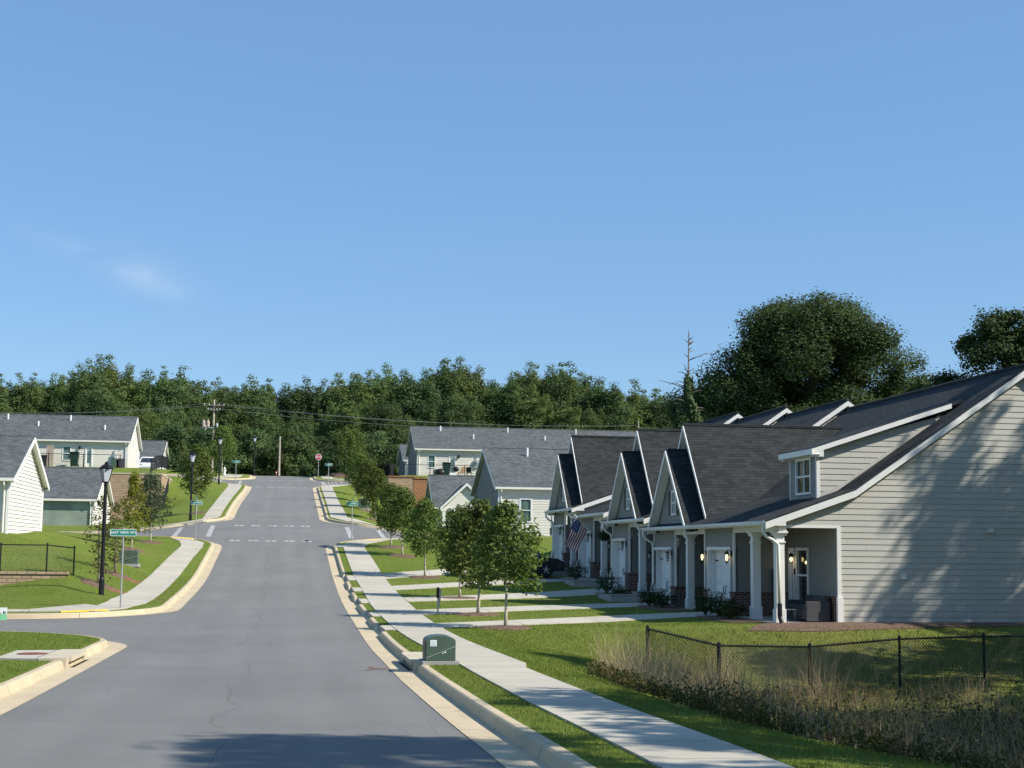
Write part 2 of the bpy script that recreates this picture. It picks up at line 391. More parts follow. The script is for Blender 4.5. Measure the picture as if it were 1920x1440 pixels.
def leaf_mat(name, c1, c2, trans=.28, nscale=.6):
    m = bpy.data.materials.new(name); m.use_nodes = True; t = m.node_tree; t.nodes.clear()
    out = t.nodes.new('ShaderNodeOutputMaterial')
    c = coords(t); oi = nd(t, 'ObjectInfo').outputs['Random']
    f = ramp(t, noise(t, c, nscale, 3), .3, .7); g = ramp(t, noise(t, c, nscale*9, 2), .3, .7)
    col = mixc(t, f, c1, c2); col = mixc(t, math_(t, 'MULTIPLY', g, .5), col, sc(c1, .6))
    hs = nd(t, 'HueSaturation', Color=col, Hue=math_(t, 'ADD', .485, math_(t, 'MULTIPLY', oi, .03)), Value=math_(t, 'ADD', .8, math_(t, 'MULTIPLY', oi, .4)))
    d = nd(t, 'BsdfDiffuse', Color=hs.outputs[0]); tr = nd(t, 'BsdfTranslucent', Color=mixc(t, .35, hs.outputs[0], (.16, .2, .02)))
    gl = nd(t, 'BsdfGlossy', Roughness=.6, Color=(.8, .85, .8, 1))
    a = nd(t, 'MixShader', Fac=trans); t.links.new(d.outputs[0], a.inputs[1]); t.links.new(tr.outputs[0], a.inputs[2])
    e = nd(t, 'MixShader', Fac=.012); t.links.new(a.outputs[0], e.inputs[1]); t.links.new(gl.outputs[0], e.inputs[2])
    t.links.new(e.outputs[0], out.inputs['Surface'])
    return m

ASPH = asphalt_mat()
LAWNM = lawn_mat('turf', (.150, .205, .032), (.195, .250, .046), (.30, .27, .09), .6, True)
TURF_DRY = lawn_mat('dry turf', (.10, .12, .03), (.15, .15, .05), (.24, .2, .09), .8)
SIDEWALK = concrete_mat('pale concrete', (.47, .435, .36), 1.5)
DRIVE = concrete_mat('driveway concrete', (.49, .455, .38), 3.0)
CURBM = concrete_mat('tan curb concrete', (.53, .44, .30), 3.0, .02, .45)
CONC = concrete_mat('grey concrete', (.36, .35, .33))
PAINT = M('worn white road paint', (.34, .34, .33), .8, .4, 5)
YELLOW = M('yellow tactile paving', (.75, .52, .08), .7, .15, 4)
WHITE = M('white trim', (.74, .73, .70), .5, .04)
GUTTERM = M('cream gutter', (.74, .72, .66), .45, .04)
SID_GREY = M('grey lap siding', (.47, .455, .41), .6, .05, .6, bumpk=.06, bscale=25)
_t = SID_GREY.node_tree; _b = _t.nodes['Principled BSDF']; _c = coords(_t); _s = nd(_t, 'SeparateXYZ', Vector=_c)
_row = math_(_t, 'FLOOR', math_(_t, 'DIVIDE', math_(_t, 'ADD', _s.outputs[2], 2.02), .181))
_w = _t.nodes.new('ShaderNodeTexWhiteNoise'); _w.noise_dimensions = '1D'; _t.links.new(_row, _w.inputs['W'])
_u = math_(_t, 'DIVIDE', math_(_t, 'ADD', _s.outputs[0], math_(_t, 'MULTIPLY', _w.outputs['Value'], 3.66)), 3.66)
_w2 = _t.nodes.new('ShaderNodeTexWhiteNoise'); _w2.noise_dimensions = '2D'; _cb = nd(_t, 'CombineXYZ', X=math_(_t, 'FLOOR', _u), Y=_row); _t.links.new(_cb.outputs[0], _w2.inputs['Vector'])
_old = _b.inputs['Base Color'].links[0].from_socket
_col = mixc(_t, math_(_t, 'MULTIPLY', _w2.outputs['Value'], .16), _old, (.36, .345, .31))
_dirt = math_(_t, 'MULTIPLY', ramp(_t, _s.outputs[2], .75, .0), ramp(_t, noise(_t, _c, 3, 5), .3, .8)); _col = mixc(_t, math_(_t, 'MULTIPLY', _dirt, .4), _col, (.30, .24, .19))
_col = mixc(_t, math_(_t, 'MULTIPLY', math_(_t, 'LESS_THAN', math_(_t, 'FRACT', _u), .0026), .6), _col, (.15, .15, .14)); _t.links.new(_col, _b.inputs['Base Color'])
SID_SHADE = M('shaded lap siding', (.215, .22, .21), .6, .05, .6)  # siding darkened for walls turned from the sun; shade put into the colour
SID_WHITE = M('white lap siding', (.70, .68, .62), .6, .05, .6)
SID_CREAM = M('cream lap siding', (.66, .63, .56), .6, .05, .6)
SID_GREEN = M('green grey sheeting', (.27, .32, .26), .4, .3, .5)
ROOF_DK = shingle_mat('charcoal shingles', (.0275, .0305, .0315), .145)
ROOF_GR = shingle_mat('grey shingles', (.098, .106, .110), .16)
BRICK = brick_mat('dark red brick', (.13, .05, .035), (.065, .032, .028), (.36, .32, .27))
BLOCK = brick_mat('tan wall block', (.50, .36, .235), (.37, .26, .17), (.17, .12, .08), .36, .14, .014)
BLOCK2 = brick_mat('orange stained block', (.42, .2, .085), (.33, .17, .08), (.13, .08, .05), .45, .2, .02)
GLASS, _t, _b = newmat('window glass'); _b.inputs['Base Color'].default_value = (.02, .026, .026, 1); _b.inputs['Roughness'].default_value = .06; _b.inputs['Specular IOR Level'].default_value = .6
CURTAIN = M('green curtain behind glass', (.10, .16, .15), .15, .4, 6)
BLACK = M('black powder coat', (.012, .012, .013), .45, .1)
BLKPLASTIC = M('black plastic', (.02, .02, .022), .4, .1)
GALV = M('galvanised steel', (.42, .43, .42), .45, .1, 5, metal=.5)
WOODPOLE = M('weathered pole wood', (.42, .36, .30), .9, .25, 6)
FENCEWOOD = M('grey wood panel', (.36, .30, .24), .85, .2, 3)
MULCH = M('brown mulch', (.13, .085, .06), .95, .5, 14, bumpk=1, bscale=30)
REDCLAY = M('red clay', (.20, .095, .055), .95, .3, 5, bumpk=.6)
BARK = M('grey brown bark', (.17, .14, .11), .9, .3, 12, bumpk=.6, bscale=30)
BARKPALE = M('pale young bark', (.42, .38, .28), .85, .2, 12)
GREENBOX = M('green utility paint', (.07, .105, .08), .42, .12, 3)
SIGNGREEN = M('street sign green', (.02, .22, .17), .4, .05)
SIGNWHITE = M('sign white', (.8, .82, .8), .4, .03)
SIGNRED = M('sign red', (.42, .05, .07), .4, .05)
RUST = M('rusty iron', (.17, .065, .04), .8, .3, 8)
DARKHOLE = M('dark drain throat', (.01, .01, .01), .9, .1)
WICKER = M('dark grey wicker', (.06, .06, .065), .7, .3, 40)

# ------------------------------------------------------------------ ground, road, kerbs, pavements
def arc(cx, cy, r, a0, a1, n=12):
    return [(cx+r*math.cos(R(a0+(a1-a0)*i/n)), cy+r*math.sin(R(a0+(a1-a0)*i/n))) for i in range(n+1)]
def dens(pl, step):
    out = [pl[0]]
    for a, b in zip(pl, pl[1:]):
        d = math.dist(a, b); k = max(1, int(d/step))
        out += [(a[0]+(b[0]-a[0])*i/k, a[1]+(b[1]-a[1])*i/k) for i in range(1, k+1)]
    return out
def offset(pl, o, side):
    out = []
    for i, p in enumerate(pl):
        a = pl[max(i-1, 0)]; b = pl[min(i+1, len(pl)-1)]
        d = Vector((b[0]-a[0], b[1]-a[1])).normalized(); n = Vector((d.y, -d.x))*side
        out.append((p[0]+n.x*o, p[1]+n.y*o))
    return out
EDGE = {   # asphalt edge of every block, and on which side of it the block lies (+1 right, -1 left)
 'A': ([(-60,41),(-8.3,41)]+arc(-8.3,36.2,4.8,90,0)+[(-3.5,14),(-3.6,-15)], 1, [(-60,-15)]),
 'B': ([(-60,48.5),(-8.2,48.5)]+arc(-8.2,53.3,4.8,270,360)+[(-3.4,60),(-3.3,70),(-3.2,84.8)]+arc(-7.9,84.8,4.7,0,90)+[(-60,89.5)], -1, []),
 'C': ([(-60,97.5),(-7.6,97.5)]+arc(-7.6,102,4.5,270,360)+[(-3.05,115),(-2.85,132),(-2.8,143.5)]+arc(-7.3,143.5,4.5,0,90)+[(-60,148)], -1, []),
 'D': ([(-60,156),(-7.3,156)]+arc(-7.3,160.5,4.5,270,360)+[(-2.8,166)]+arc(-7.3,166,4.5,0,90)+[(-60,170.5)], -1, []),
 'E': ([(2.3,-15),(2.2,14),(2.14,26),(2.2,35),(2.32,44),(2.43,58),(2.52,67),(2.55,84.8)]+arc(7.05,84.8,4.5,180,90)+[(60,89.3)], 1, [(60,-15)]),
 'F': ([(60,97.5),(7.1,97.5)]+arc(7.1,102,4.5,270,180)+[(2.65,110),(2.72,121),(2.92,140),(2.95,143.5)]+arc(7.45,143.5,4.5,180,90)+[(60,148)], 1, []),
 'G': ([(60,156),(7.5,156)]+arc(7.5,160.5,4.5,270,180)+[(3,166)]+arc(7.5,166,4.5,180,90)+[(60,170.5)], 1, []),
}
APRONS = [(41.05,43.2),(47.6,50.25),(55.25,57.8),(62.4,64.55),(68.6,70.9)]
def kerb_h(x, y):
    if 1.5 < x < 3.6:
        for a, b in APRONS:
            if a-.5 < y < b+.5:
                t = min(1, max(0, (min(y-(a-.5), (b+.5)-y))/.5)); return .15-.115*t
    return .15
def ribbon(name, kind, mat, pl, side, prof, label=None):
    """sweeps prof = [(offset, z above ground, 'k' scaled by the kerb height)] along pl"""
    m = MB(); rows = []; s = 0; us = []
    offs = [offset(pl, o, side) for o, z, k in prof]
    vv = [0]
    for (o0, z0, _), (o1, z1, _) in zip(prof, prof[1:]): vv.append(vv[-1]+math.hypot(o1-o0, z1-z0))
    for i in range(len(pl)):
        if i: s += math.dist(pl[i], pl[i-1])
        us.append(s); row = []
        kh = kerb_h(*pl[i])
        for j, (o, z, k) in enumerate(prof):
            x, y = offs[j][i]; row.append((x, y, H(*pl[i])*(1-min(1, o)) + H(x, y)*min(1, o) + (z*kh/.15 if k else z)))
        rows.append(row)
    for i in range(len(pl)-1):
        for j in range(len(prof)-1):
            q = [rows[i][j], rows[i+1][j], rows[i+1][j+1], rows[i][j+1]]; u = [(us[i], vv[j]), (us[i+1], vv[j]), (us[i+1], vv[j+1]), (us[i], vv[j+1])]
            if side > 0: q = q[::-1]; u = u[::-1]
            m.face(q[::-1], u[::-1])
    return m.build(name, mat, kind=kind)
KPROF = [(0, .008, 0), (.44, .006, 0), (.475, .13, 1), (.50, .15, 1), (.52, .156, 1), (.62, .156, 1), (.63, .0, 0)]
PL = {}
for k, (pl, side, _) in EDGE.items():
    PL[k] = dens(pl, .5 if k in 'E' else 1.2)
    ribbon('curb', 'structure', CURBM, PL[k], side, KPROF)
def in_poly(x, y, poly):
    c = False; j = len(poly)-1
    for i in range(len(poly)):
        if (poly[i][1] > y) != (poly[j][1] > y) and x < (poly[j][0]-poly[i][0])*(y-poly[i][1])/(poly[j][1]-poly[i][1])+poly[i][0]: c = not c
        j = i
    return c
def ground_sheet(name, poly, xs, ys, mat, zoff=LAWN, zfun=None):
    vs = [Vector(p) for p in poly]; n = len(vs); ed = [(i, (i+1) % n) for i in range(n)]
    P = np.array(poly)
    for x in xs:
        for y in ys:
            if in_poly(x, y, poly) and np.min(np.abs(P-(x, y)).max(1)) > .25: vs.append(Vector((x, y)))
    r = delaunay_2d_cdt(vs, ed, [], 1, 1e-4)
    m = MB(); zf = zfun or (lambda x, y: H(x, y)+zoff)
    m.v = [(p.x, p.y, zf(p.x, p.y)) for p in r[0]]
    m.f = [tuple(f) if (r[0][f[1]]-r[0][f[0]]).cross(r[0][f[2]]-r[0][f[0]]) > 0 else tuple(f)[::-1] for f in r[2]]
    return m.build(name, mat, kind='structure', smooth=False)
YR = [-15+1.6*i for i in range(134)]
SPEC = [59.2, 59.4, 59.6, 128.0, 128.4, 142, 142.6]
XL = [-55,-48,-42,-36,-30,-26,-22,-19]+[-17+1.0*i for i in range(14)]
XR = [2.9+.75*i for i in range(26)]+[23,26,30,35,40,46,52,57]
LAWNPOLY = {}
for k, (pl, side, extra) in EDGE.items():
    poly = offset(PL[k], .60, side)+extra; LAWNPOLY[k] = poly
    ys = sorted(YR+[y for y in SPEC]) if k in 'BCF' else YR
    if k == 'E': ys = sorted(set([12+.8*i for i in range(60)]+YR))
    ground_sheet('lawn', poly, XL if k in 'ABCD' else XR, ys, LAWNM)
ground_sheet('lawn', [(-75,178.5),(75,178.5),(75,250),(-75,250)], [-70+7*i for i in range(21)], [180+8*i for i in range(9)], TURF_DRY)
# asphalt: one sheet, no overlaps
def road_sheet():
    xs = sorted(set([-60,-50,-40,-30,-24,-20,-16,-14,-12,-10,-9]+[-8.5+.5*i for i in range(36)]+[10,12,14,17,20,25,30,40,50,60]))
    ys = sorted(set([-15+1.0*i for i in range(194)]+[40.5]))
    m = MB(); idx = {}
    def vi(i, j):
        if (i, j) not in idx: idx[(i, j)] = len(m.v); m.v.append((xs[i], ys[j], H(xs[i], ys[j])))
        return idx[(i, j)]
    for i in range(len(xs)-1):
        for j in range(len(ys)-1):
            x = (xs[i]+xs[i+1])/2; y = (ys[j]+ys[j+1])/2
            ok = -4.2 < x < 3.3 or (x < 0 and 40.2 < y < 49.5) or (x < 0 and -9 < x and (36 < y < 54)) or 89 < y < 98 or (-8.5 < x < 8 and 84 < y < 103) or 147.5 < y < 156.5 or (-8 < x < 8 and 143 < y < 161) or (-8 < x < 8 and 165 < y) or y > 170
            if ok: m.f.append((vi(i,j), vi(i+1,j), vi(i+1,j+1), vi(i,j+1)))
    m.build('road', ASPH, kind='structure')
road_sheet()
# a far sheet of ground out to the horizon
m = MB(); g = [-1500,-400,-150,-75,-60,0,60,75,150,400,1500]; gy = [-600,-150,-40,-15,40,90,150,180,250,500,1500]
for i in range(10):
    for j in range(10):
        x0,x1,y0,y1 = g[i],g[i+1],gy[j],gy[j+1]
        inside = x0 >= -60 and x1 <= 60 and y0 >= -15 and y1 <= 180
        zz = lambda x, y: H(max(-60, min(60, x)), max(-15, min(240, y)))-(.25 if y < 200 else .1)
        if not inside: m.face([(x0,y0,zz(x0,y0)),(x1,y0,zz(x1,y0)),(x1,y1,zz(x1,y1)),(x0,y1,zz(x0,y1))])
m.build('terrain', TURF_DRY, kind='structure')
# terraces behind the retaining walls
TL = lambda x, y: float(np.interp(y, [128, 134, 140, 150, 159], [8.42, 9.1, 9.52, 9.8, 10.1]))
TR = lambda x, y: float(np.interp(y, [142, 147, 160, 172], [9.2, 9.66, 9.9, 10.4]))
ground_sheet('terrace', [(-60,128.2),(-10.3,128.2),(-10.3,147.6),(-60,147.6)], [-50,-40,-30,-25,-20,-17,-14,-12], [130+2*i for i in range(9)], LAWNM, zfun=TL)
ground_sheet('terrace', [(10.4,142.2),(60,142.2),(60,160),(10.4,160)], [12,14,16,20,25,30,40,50], [143+2*i for i in range(8)], LAWNM, zfun=TR)

def slab(name, left, right, mat, zo=.025, step=.7, lat=2, kind='structure', thick=.1):
    """paved strip between two polylines with the same number of points"""
    m = MB(); A = []; B = []
    for i in range(len(left)-1):
        k = max(1, int(max(math.dist(left[i], left[i+1]), math.dist(right[i], right[i+1]))/step))
        for q in range(k+(i == len(left)-2)):
            t = q/k
            A.append((left[i][0]*(1-t)+left[i+1][0]*t, left[i][1]*(1-t)+left[i+1][1]*t)); B.append((right[i][0]*(1-t)+right[i+1][0]*t, right[i][1]*(1-t)+right[i+1][1]*t))
    rows = []; s = 0; us = []
    for i in range(len(A)):
        if i: s += (math.dist(A[i], A[i-1])+math.dist(B[i], B[i-1]))/2
        us.append(s)
        rows.append([(A[i][0]+(B[i][0]-A[i][0])*q/lat, A[i][1]+(B[i][1]-A[i][1])*q/lat) for q in range(lat+1)])
    w = math.dist(A[0], B[0])
    z = lambda p, o: (p[0], p[1], H(*p)+LAWN+o)
    ccw = (Vector(A[1])-Vector(A[0])).cross(Vector(B[0])-Vector(A[0])) < 0
    def add(q, u):
        if not ccw: q = q[::-1]; u = u[::-1]
        m.face(q, u)
    for i in range(len(A)-1):
        for q in range(lat):
            add([z(rows[i][q], zo), z(rows[i][q+1], zo), z(rows[i+1][q+1], zo), z(rows[i+1][q], zo)], [(us[i], w*q/lat), (us[i], w*(q+1)/lat), (us[i+1], w*(q+1)/lat), (us[i+1], w*q/lat)])
        for e, sgn in ((0, 1), (lat, -1)):
            qd = [z(rows[i][e], -thick), z(rows[i][e], zo), z(rows[i+1][e], zo), z(rows[i+1][e], -thick)]
            add(qd[::sgn], [(us[i], 0), (us[i], .1), (us[i+1], .1), (us[i+1], 0)][::sgn])
    for i in (0, len(A)-1):
        for q in range(lat):
            qd = [z(rows[i][q], -thick), z(rows[i][q+1], -thick), z(rows[i][q+1], zo), z(rows[i][q], zo)]
            m.face(qd if i == 0 else qd[::-1])
    return m.build(name, mat, kind=kind)
def interp_pl(tab, ys): return [(float(np.interp(y, [t[0] for t in tab], [t[1] for t in tab])), y) for y in ys]
ye = [-15,14,20,25.8,26.8,28,31,34,37,42,48,54,60,65,70,75,80,83.6]
EL = [(-15,3.4),(14,3.38),(25.8,3.36),(28,3.38),(33,3.3),(44,3.2),(54,3.3),(63,3.5),(83,3.5),(83.6,3.52)]
ER = [(-15,4.55),(14,4.55),(25.8,4.46),(26.8,4.46),(28,4.66),(34,4.6),(46,4.56),(57,4.82),(70,4.9),(78,4.84),(83.6,4.68)]
slab('sidewalk', interp_pl(EL, ye), interp_pl(ER, ye), SIDEWALK)
slab('sidewalk', [(3.52,83.6),(3.55,85.5),(4.0,86.9)], [(4.68,83.6),(5.0,86.0),(6.3,87.6)], SIDEWALK)
slab('sidewalk', [(4.0,86.9),(5.2,88.3)], [(6.3,87.6),(9.5,88.35)], SIDEWALK)
slab('sidewalk', [(2.95,84.3),(2.95,85.2)], [(3.52,84.0),(3.56,85.4)], SIDEWALK)
BR = [(52.5,-4.9),(54,-4.62),(56,-4.55),(70,-4.55),(78,-4.4),(83.5,-4.2)]; BL = [(52.5,-6.1),(54,-5.95),(59,-5.8),(74,-5.75),(83.5,-5.35)]
yb = [52.5,54,56,60,66,72,78,81,83.5]
slab('sidewalk', interp_pl(BL, yb), interp_pl(BR, yb), SIDEWALK)
slab('sidewalk', [(-5.35,83.5),(-5.6,86),(-6.3,87.9)], [(-4.2,83.5),(-4.25,85.6),(-5.1,87.6)], SIDEWALK)
slab('sidewalk', [(-5.05,51.3),(-5.9,50.2)], [(-6.5,53.0),(-8.2,51.3)], SIDEWALK)
slab('sidewalk', [(-4.9,52.5),(-5.05,51.3)], [(-6.1,52.5),(-6.5,53.0)], SIDEWALK)
slab('sidewalk', [(-8.2,50.3),(-30,50.2)], [(-8.2,51.3),(-30,51.2)], SIDEWALK)
slab('sidewalk', [(-5.9,50.2),(-8.2,50.3)], [(-7.4,51.9),(-8.2,51.3)], SIDEWALK)
yc = [101.5,105,112,120,130,140,143.5]
CR = [(101.5,-4.0),(112,-3.95),(143.5,-3.75)]; CLf = [(101.5,-5.05),(112,-4.95),(143.5,-5.0)]
slab('sidewalk', interp_pl(CLf, yc), interp_pl(CR, yc), SIDEWALK)
slab('sidewalk', [(-5.1,99.2),(-5.05,101.5)], [(-4.2,100.6),(-4.0,101.5)], SIDEWALK)
slab('sidewalk', [(-8.0,98.3),(-5.1,99.2)], [(-5.0,98.5),(-4.2,100.6)], SIDEWALK)
slab('sidewalk', [(-30,98.3),(-8,98.3)], [(-30,97.9+.3),(-5.0,98.2)], SIDEWALK, zo=.02)
slab('sidewalk', [(-5.0,143.5),(-5.2,146.2)], [(-3.75,143.5),(-4.0,145.4)], SIDEWALK)
yf = [101.8,106,112,118,126,134,140,144]
FL_ = [(101.8,3.35),(110,3.4),(118,3.5),(144,3.75)]; FR_ = [(101.8,4.5),(118,4.5),(144,4.85)]
slab('sidewalk', interp_pl(FL_, yf), interp_pl(FR_, yf), SIDEWALK)
slab('sidewalk', [(4.3,99.3),(3.35,101.8)], [(6.4,98.4),(4.5,101.8)], SIDEWALK)
slab('sidewalk', [(3.75,144),(4.4,146.6)], [(4.85,144),(6.6,147.2)], SIDEWALK)
slab('sidewalk', [(6.5,157),(4.4,160.5),(4.2,166)], [(8.5,156.9),(5.6,161),(5.4,166)], SIDEWALK)
slab('sidewalk', [(-6.5,157),(-4.4,160.5),(-4.2,166)], [(-9,157),(-6.2,161),(-6.0,166)], SIDEWALK)
# tactile ramps
slab('tactile_paving', [(-5.5,50.55),(-6.9,49.75)], [(-5.75,51.0),(-7.0,50.2)], YELLOW, zo=.035)
slab('tactile_paving', [(4.7,87.75),(5.6,88.2)], [(5.0,87.35),(5.9,87.8)], YELLOW, zo=.035)
slab('tactile_paving', [(-4.9,87.6),(-6.2,88.3)], [(-5.0,87.2),(-6.3,87.9)], YELLOW, zo=.035)
# five driveways, skewed across the lawn to the garages
GDOOR = [(47.9,50.4),(55.5,58.0),(63.1,65.4),(70.4,72.8),(77.6,80.0)]
for (a, b), (c, d) in zip(APRONS, GDOOR):
    xl = float(np.interp((a+b)/2, [y for y, x in EL], [x for y, x in EL])); xr = float(np.interp((a+b)/2, [y for y, x in ER], [x for y, x in ER]))
    xe = float(np.interp((a+b)/2, [14,26,35,44,58,67,85], [2.2,2.14,2.2,2.32,2.43,2.52,2.55]))+.6
    slab('driveway', [(xe,a),(xl,a)], [(xe,b),(xl,b)], DRIVE, zo=.012)
    slab('driveway', [(xr,a+.9),(14.9,c-.1)], [(xr,b+.9),(14.9,d+.1)], DRIVE, zo=.02)
# painted lines
def stripe(pts_l, pts_r, z=.012):
    m = MB()
    A = dens(pts_l, .6); B = [(pts_r[0][0]+(pts_r[1][0]-pts_r[0][0])*i/(len(A)-1), pts_r[0][1]+(pts_r[1][1]-pts_r[0][1])*i/(len(A)-1)) for i in range(len(A))]
    for i in range(len(A)-1):
        m.face([(A[i][0],A[i][1],H(*A[i])+z),(A[i+1][0],A[i+1][1],H(*A[i+1])+z),(B[i+1][0],B[i+1][1],H(*B[i+1])+z),(B[i][0],B[i][1],H(*B[i])+z)])
    return m
def mark(x0, x1, y0, y1): stripe([(x0,y0),(x1,y0)], [(x0,y1),(x1,y1)]).build('road_marking', PAINT, kind='structure')
rng = random.Random(3)
for y in (87.9, 96.6, 143.6, 157.2):
    x0 = -2.9 if y < 100 else -2.4; x1 = 2.4 if y < 100 else 2.7
    m = MB()
    x = x0
    for yy in (y, y+.62):
        q = stripe([(x0,yy),(x1,yy)], [(x0,yy+.10),(x1,yy+.10)]); b = len(m.v); m.v += q.v; m.f += [tuple(i+b for i in f) for f in q.f]
    while x < x1-.3:
        for k in (0, .34):
            q = stripe([(x+k,y+.1),(x+k+.24,y+.1)], [(x+k,y+.62),(x+k+.24,y+.62)]); b = len(m.v); m.v += q.v; m.f += [tuple(i+b for i in f) for f in q.f]
        x += 1.05
    m.build('road_marking', PAINT, kind='structure')
for sx_, ys_ in ((-1, (90.2,96.8)), (1, (90.2,96.8)), (-1, (148.6,155.4)), (1, (148.6,155.4))):
    o = 4.1 if ys_[0] < 100 else 4.0
    for xx in (o, o+2.0):
        x = xx*sx_; mark(min(x, x+.3*sx_), max(x, x+.3*sx_), *ys_)
for xx in (4.4, 4.75, 5.1, 5.45): mark(xx, xx+.1, 149.2, 155)
# storm drains
def inlet(label, cx, cy, dx, dy, ln, px, py, mh=None):
    z = H(cx, cy)
    t = thing('storm_drain', label, 'storm drain', (cx, cy, z))
    d = Vector((dx, dy, 0)).normalized(); n = Vector((px, py, 0)).normalized()
    def P(s, o, zz): q = Vector((cx, cy, 0))+d*s+n*o; return (q.x, q.y, H(q.x, q.y)+zz)
    m = MB()
    for s0, s1 in ((-ln/2-.35, -ln/2), (ln/2, ln/2+.35)):
        a = [P(s0,.40,-.02), P(s1,.40,-.02), P(s1,.40,.20), P(s0,.40,.20)]; m.extrude(a, n*.5)
    a = [P(-ln/2,.36,.115), P(ln/2,.36,.115), P(ln/2,.36,.2), P(-ln/2,.36,.2)]; m.extrude(a, n*.5)
    m.build('frame', CONC_T, t)
    m = MB(); m.face([P(-ln/2,.46,-.02), P(ln/2,.46,-.02), P(ln/2,.46,.13), P(-ln/2,.46,.13)]); m.face([P(-ln/2,.3,.012), P(ln/2,.3,.012), P(ln/2,.47,.0), P(-ln/2,.47,.0)]); m.build('throat', DARKHOLE, t)
    m = MB(); a = [P(-ln/2-.3,.86,.19), P(ln/2+.3,.86,.19), P(ln/2+.1,1.75,.19), P(-ln/2-.1,1.75,.19)]
    m.extrude([(q[0],q[1],q[2]-.1) for q in a], (0,0,.1)); sl_ = m.build('top_slab', SIDEWALK, t)
    if not mh: return
    c = P(0, 1.25, .19); m = MB().lathe((c[0], c[1], c[2]), [(.3,0),(.3,.012),(.27,.015),(.02,.015)], 20); m.build('manhole_cover', RUST, t)
CONC_T = concrete_mat('tan cast concrete', (.50,.44,.33))
inlet('concrete storm drain with rusty manhole cover on the left street corner', -3.5, 30.6, 0, 1, 2.3, -1, 0, True)
inlet('dark mouthed storm drain in the right kerb beside the green utility box', 2.16, 29.6, 0, 1, 2.4, 1, 0)
m = MB()
for i in range(60):
    x = 1.98+rng.gauss(0,.09)-abs(rng.gauss(0,.12)); y = 29.0+rng.gauss(0,.28); q = rng.uniform(.015,.035); a = rng.uniform(0,6)
    m.face([(x+q*math.cos(a+k*2.1),y+2*q*math.sin(a+k*2.1),H(x,y)+.016) for k in range(3)])
m.build('leaf_litter', M('red brown litter', (.22,.07,.05), .9, .4, 20), kind='stuff')

# ------------------------------------------------------------------ building helpers
def clip(poly, z, keep_above):
    out = []
    for i in range(len(poly)):
        a, b = poly[i], poly[(i+1) % len(poly)]
        ia = (a[1] >= z) == keep_above; ib = (b[1] >= z) == keep_above
        if ia: out.append(a)
        if ia != ib:
            t = (z-a[1])/(b[1]-a[1]); out.append((a[0]+(b[0]-a[0])*t, z))
    return out
def siding(m, polys, O, d, n, lap=.18, th=.014, z0=0.):
    """lap boards on convex (s, z) polygons; O = point at s=0 (x, y), d = direction of s, n = outward"""
    for poly in polys:
        lo = min(p[1] for p in poly); hi = max(p[1] for p in poly)
        k = math.floor((lo-z0)/lap)
        while z0+k*lap < hi-1e-6:
            a = z0+k*lap; b = a+lap; k += 1
            q = clip(clip(poly, a, True), b, False)
            if len(q) < 3: continue
            def P(p, o=None):
                e = .003+th*(b-p[1])/lap if o is None else o
                return (O[0]+d[0]*p[0]+n[0]*e, O[1]+d[1]*p[0]+n[1]*e, p[1])
            pts = [Vector(P(p)) for p in q]; nn = Vector((0,0,0))
            for i in range(len(pts)): nn += pts[i].cross(pts[(i+1) % len(pts)])
            if nn.dot(Vector((n[0], n[1], 0))) < 0: pts = pts[::-1]
            if nn.length < 1e-7: continue
            m.face(pts)
            bot = sorted([p for p in q if abs(p[1]-a) < 1e-5])
            if len(bot) >= 2: m.face([P(bot[0]), P(bot[0], 0), P(bot[-1], 0), P(bot[-1])])
    return m
def wall_with_holes(s0, s1, z0, z1, holes):
    """rectangle minus rectangular holes -> list of convex polygons"""
    holes = sorted(holes); out = []; s = s0
    for (a, b, c, e) in holes:
        if a > s: out.append([(s,z0),(a,z0),(a,z1),(s,z1)])
        if c > z0: out.append([(a,z0),(b,z0),(b,c),(a,c)])
        if e < z1: out.append([(a,e),(b,e),(b,z1),(a,z1)])
        s = b
    if s < s1: out.append([(s,z0),(s1,z0),(s1,z1),(s,z1)])
    return out
def pbox(m, O, d, n, s0, s1, z0, z1, o0, o1):
    """box in wall coordinates: s along the wall, z up, o outwards"""
    P = lambda s, o, z: (O[0]+d[0]*s+n[0]*o, O[1]+d[1]*s+n[1]*o, z)
    m.extrude([P(s0,o0,z0),P(s1,o0,z0),P(s1,o0,z1),P(s0,o0,z1)], (n[0]*(o1-o0), n[1]*(o1-o0), 0)); return m
def window(parent, O, d, n, s0, s1, z0, z1, mun=(1,1), glass=None, w=.09, label=None, depth=.04, double=True):
    m = MB()
    pbox(m,O,d,n,s0-w,s0,z0-w,z1+w,-.06,depth); pbox(m,O,d,n,s1,s1+w,z0-w,z1+w,-.06,depth)
    pbox(m,O,d,n,s0,s1,z1,z1+w,-.06,depth); pbox(m,O,d,n,s0,s1,z0-w,z0,-.06,depth+.02)
    if double:
        zm = (z0+z1)/2; pbox(m,O,d,n,s0,s1,zm-.03,zm+.03,-.05,depth-.015)
    for i in range(1, mun[0]):
        x = s0+(s1-s0)*i/mun[0]; pbox(m,O,d,n,x-.018,x+.018,z0,z1,-.045,depth-.022)
    for i in range(1, mun[1]):
        z = z0+(z1-z0)*i/mun[1]
        if not double or abs(z-(z0+z1)/2) > .1: pbox(m,O,d,n,s0,s1,z-.018,z+.018,-.045,depth-.024)
    f = m.build('window', WHITE, parent, label=label)
    g = MB(); pbox(g,O,d,n,s0,s1,z0,z1,-.06,-.03); g.build('pane', glass or GLASS, f)
    return f
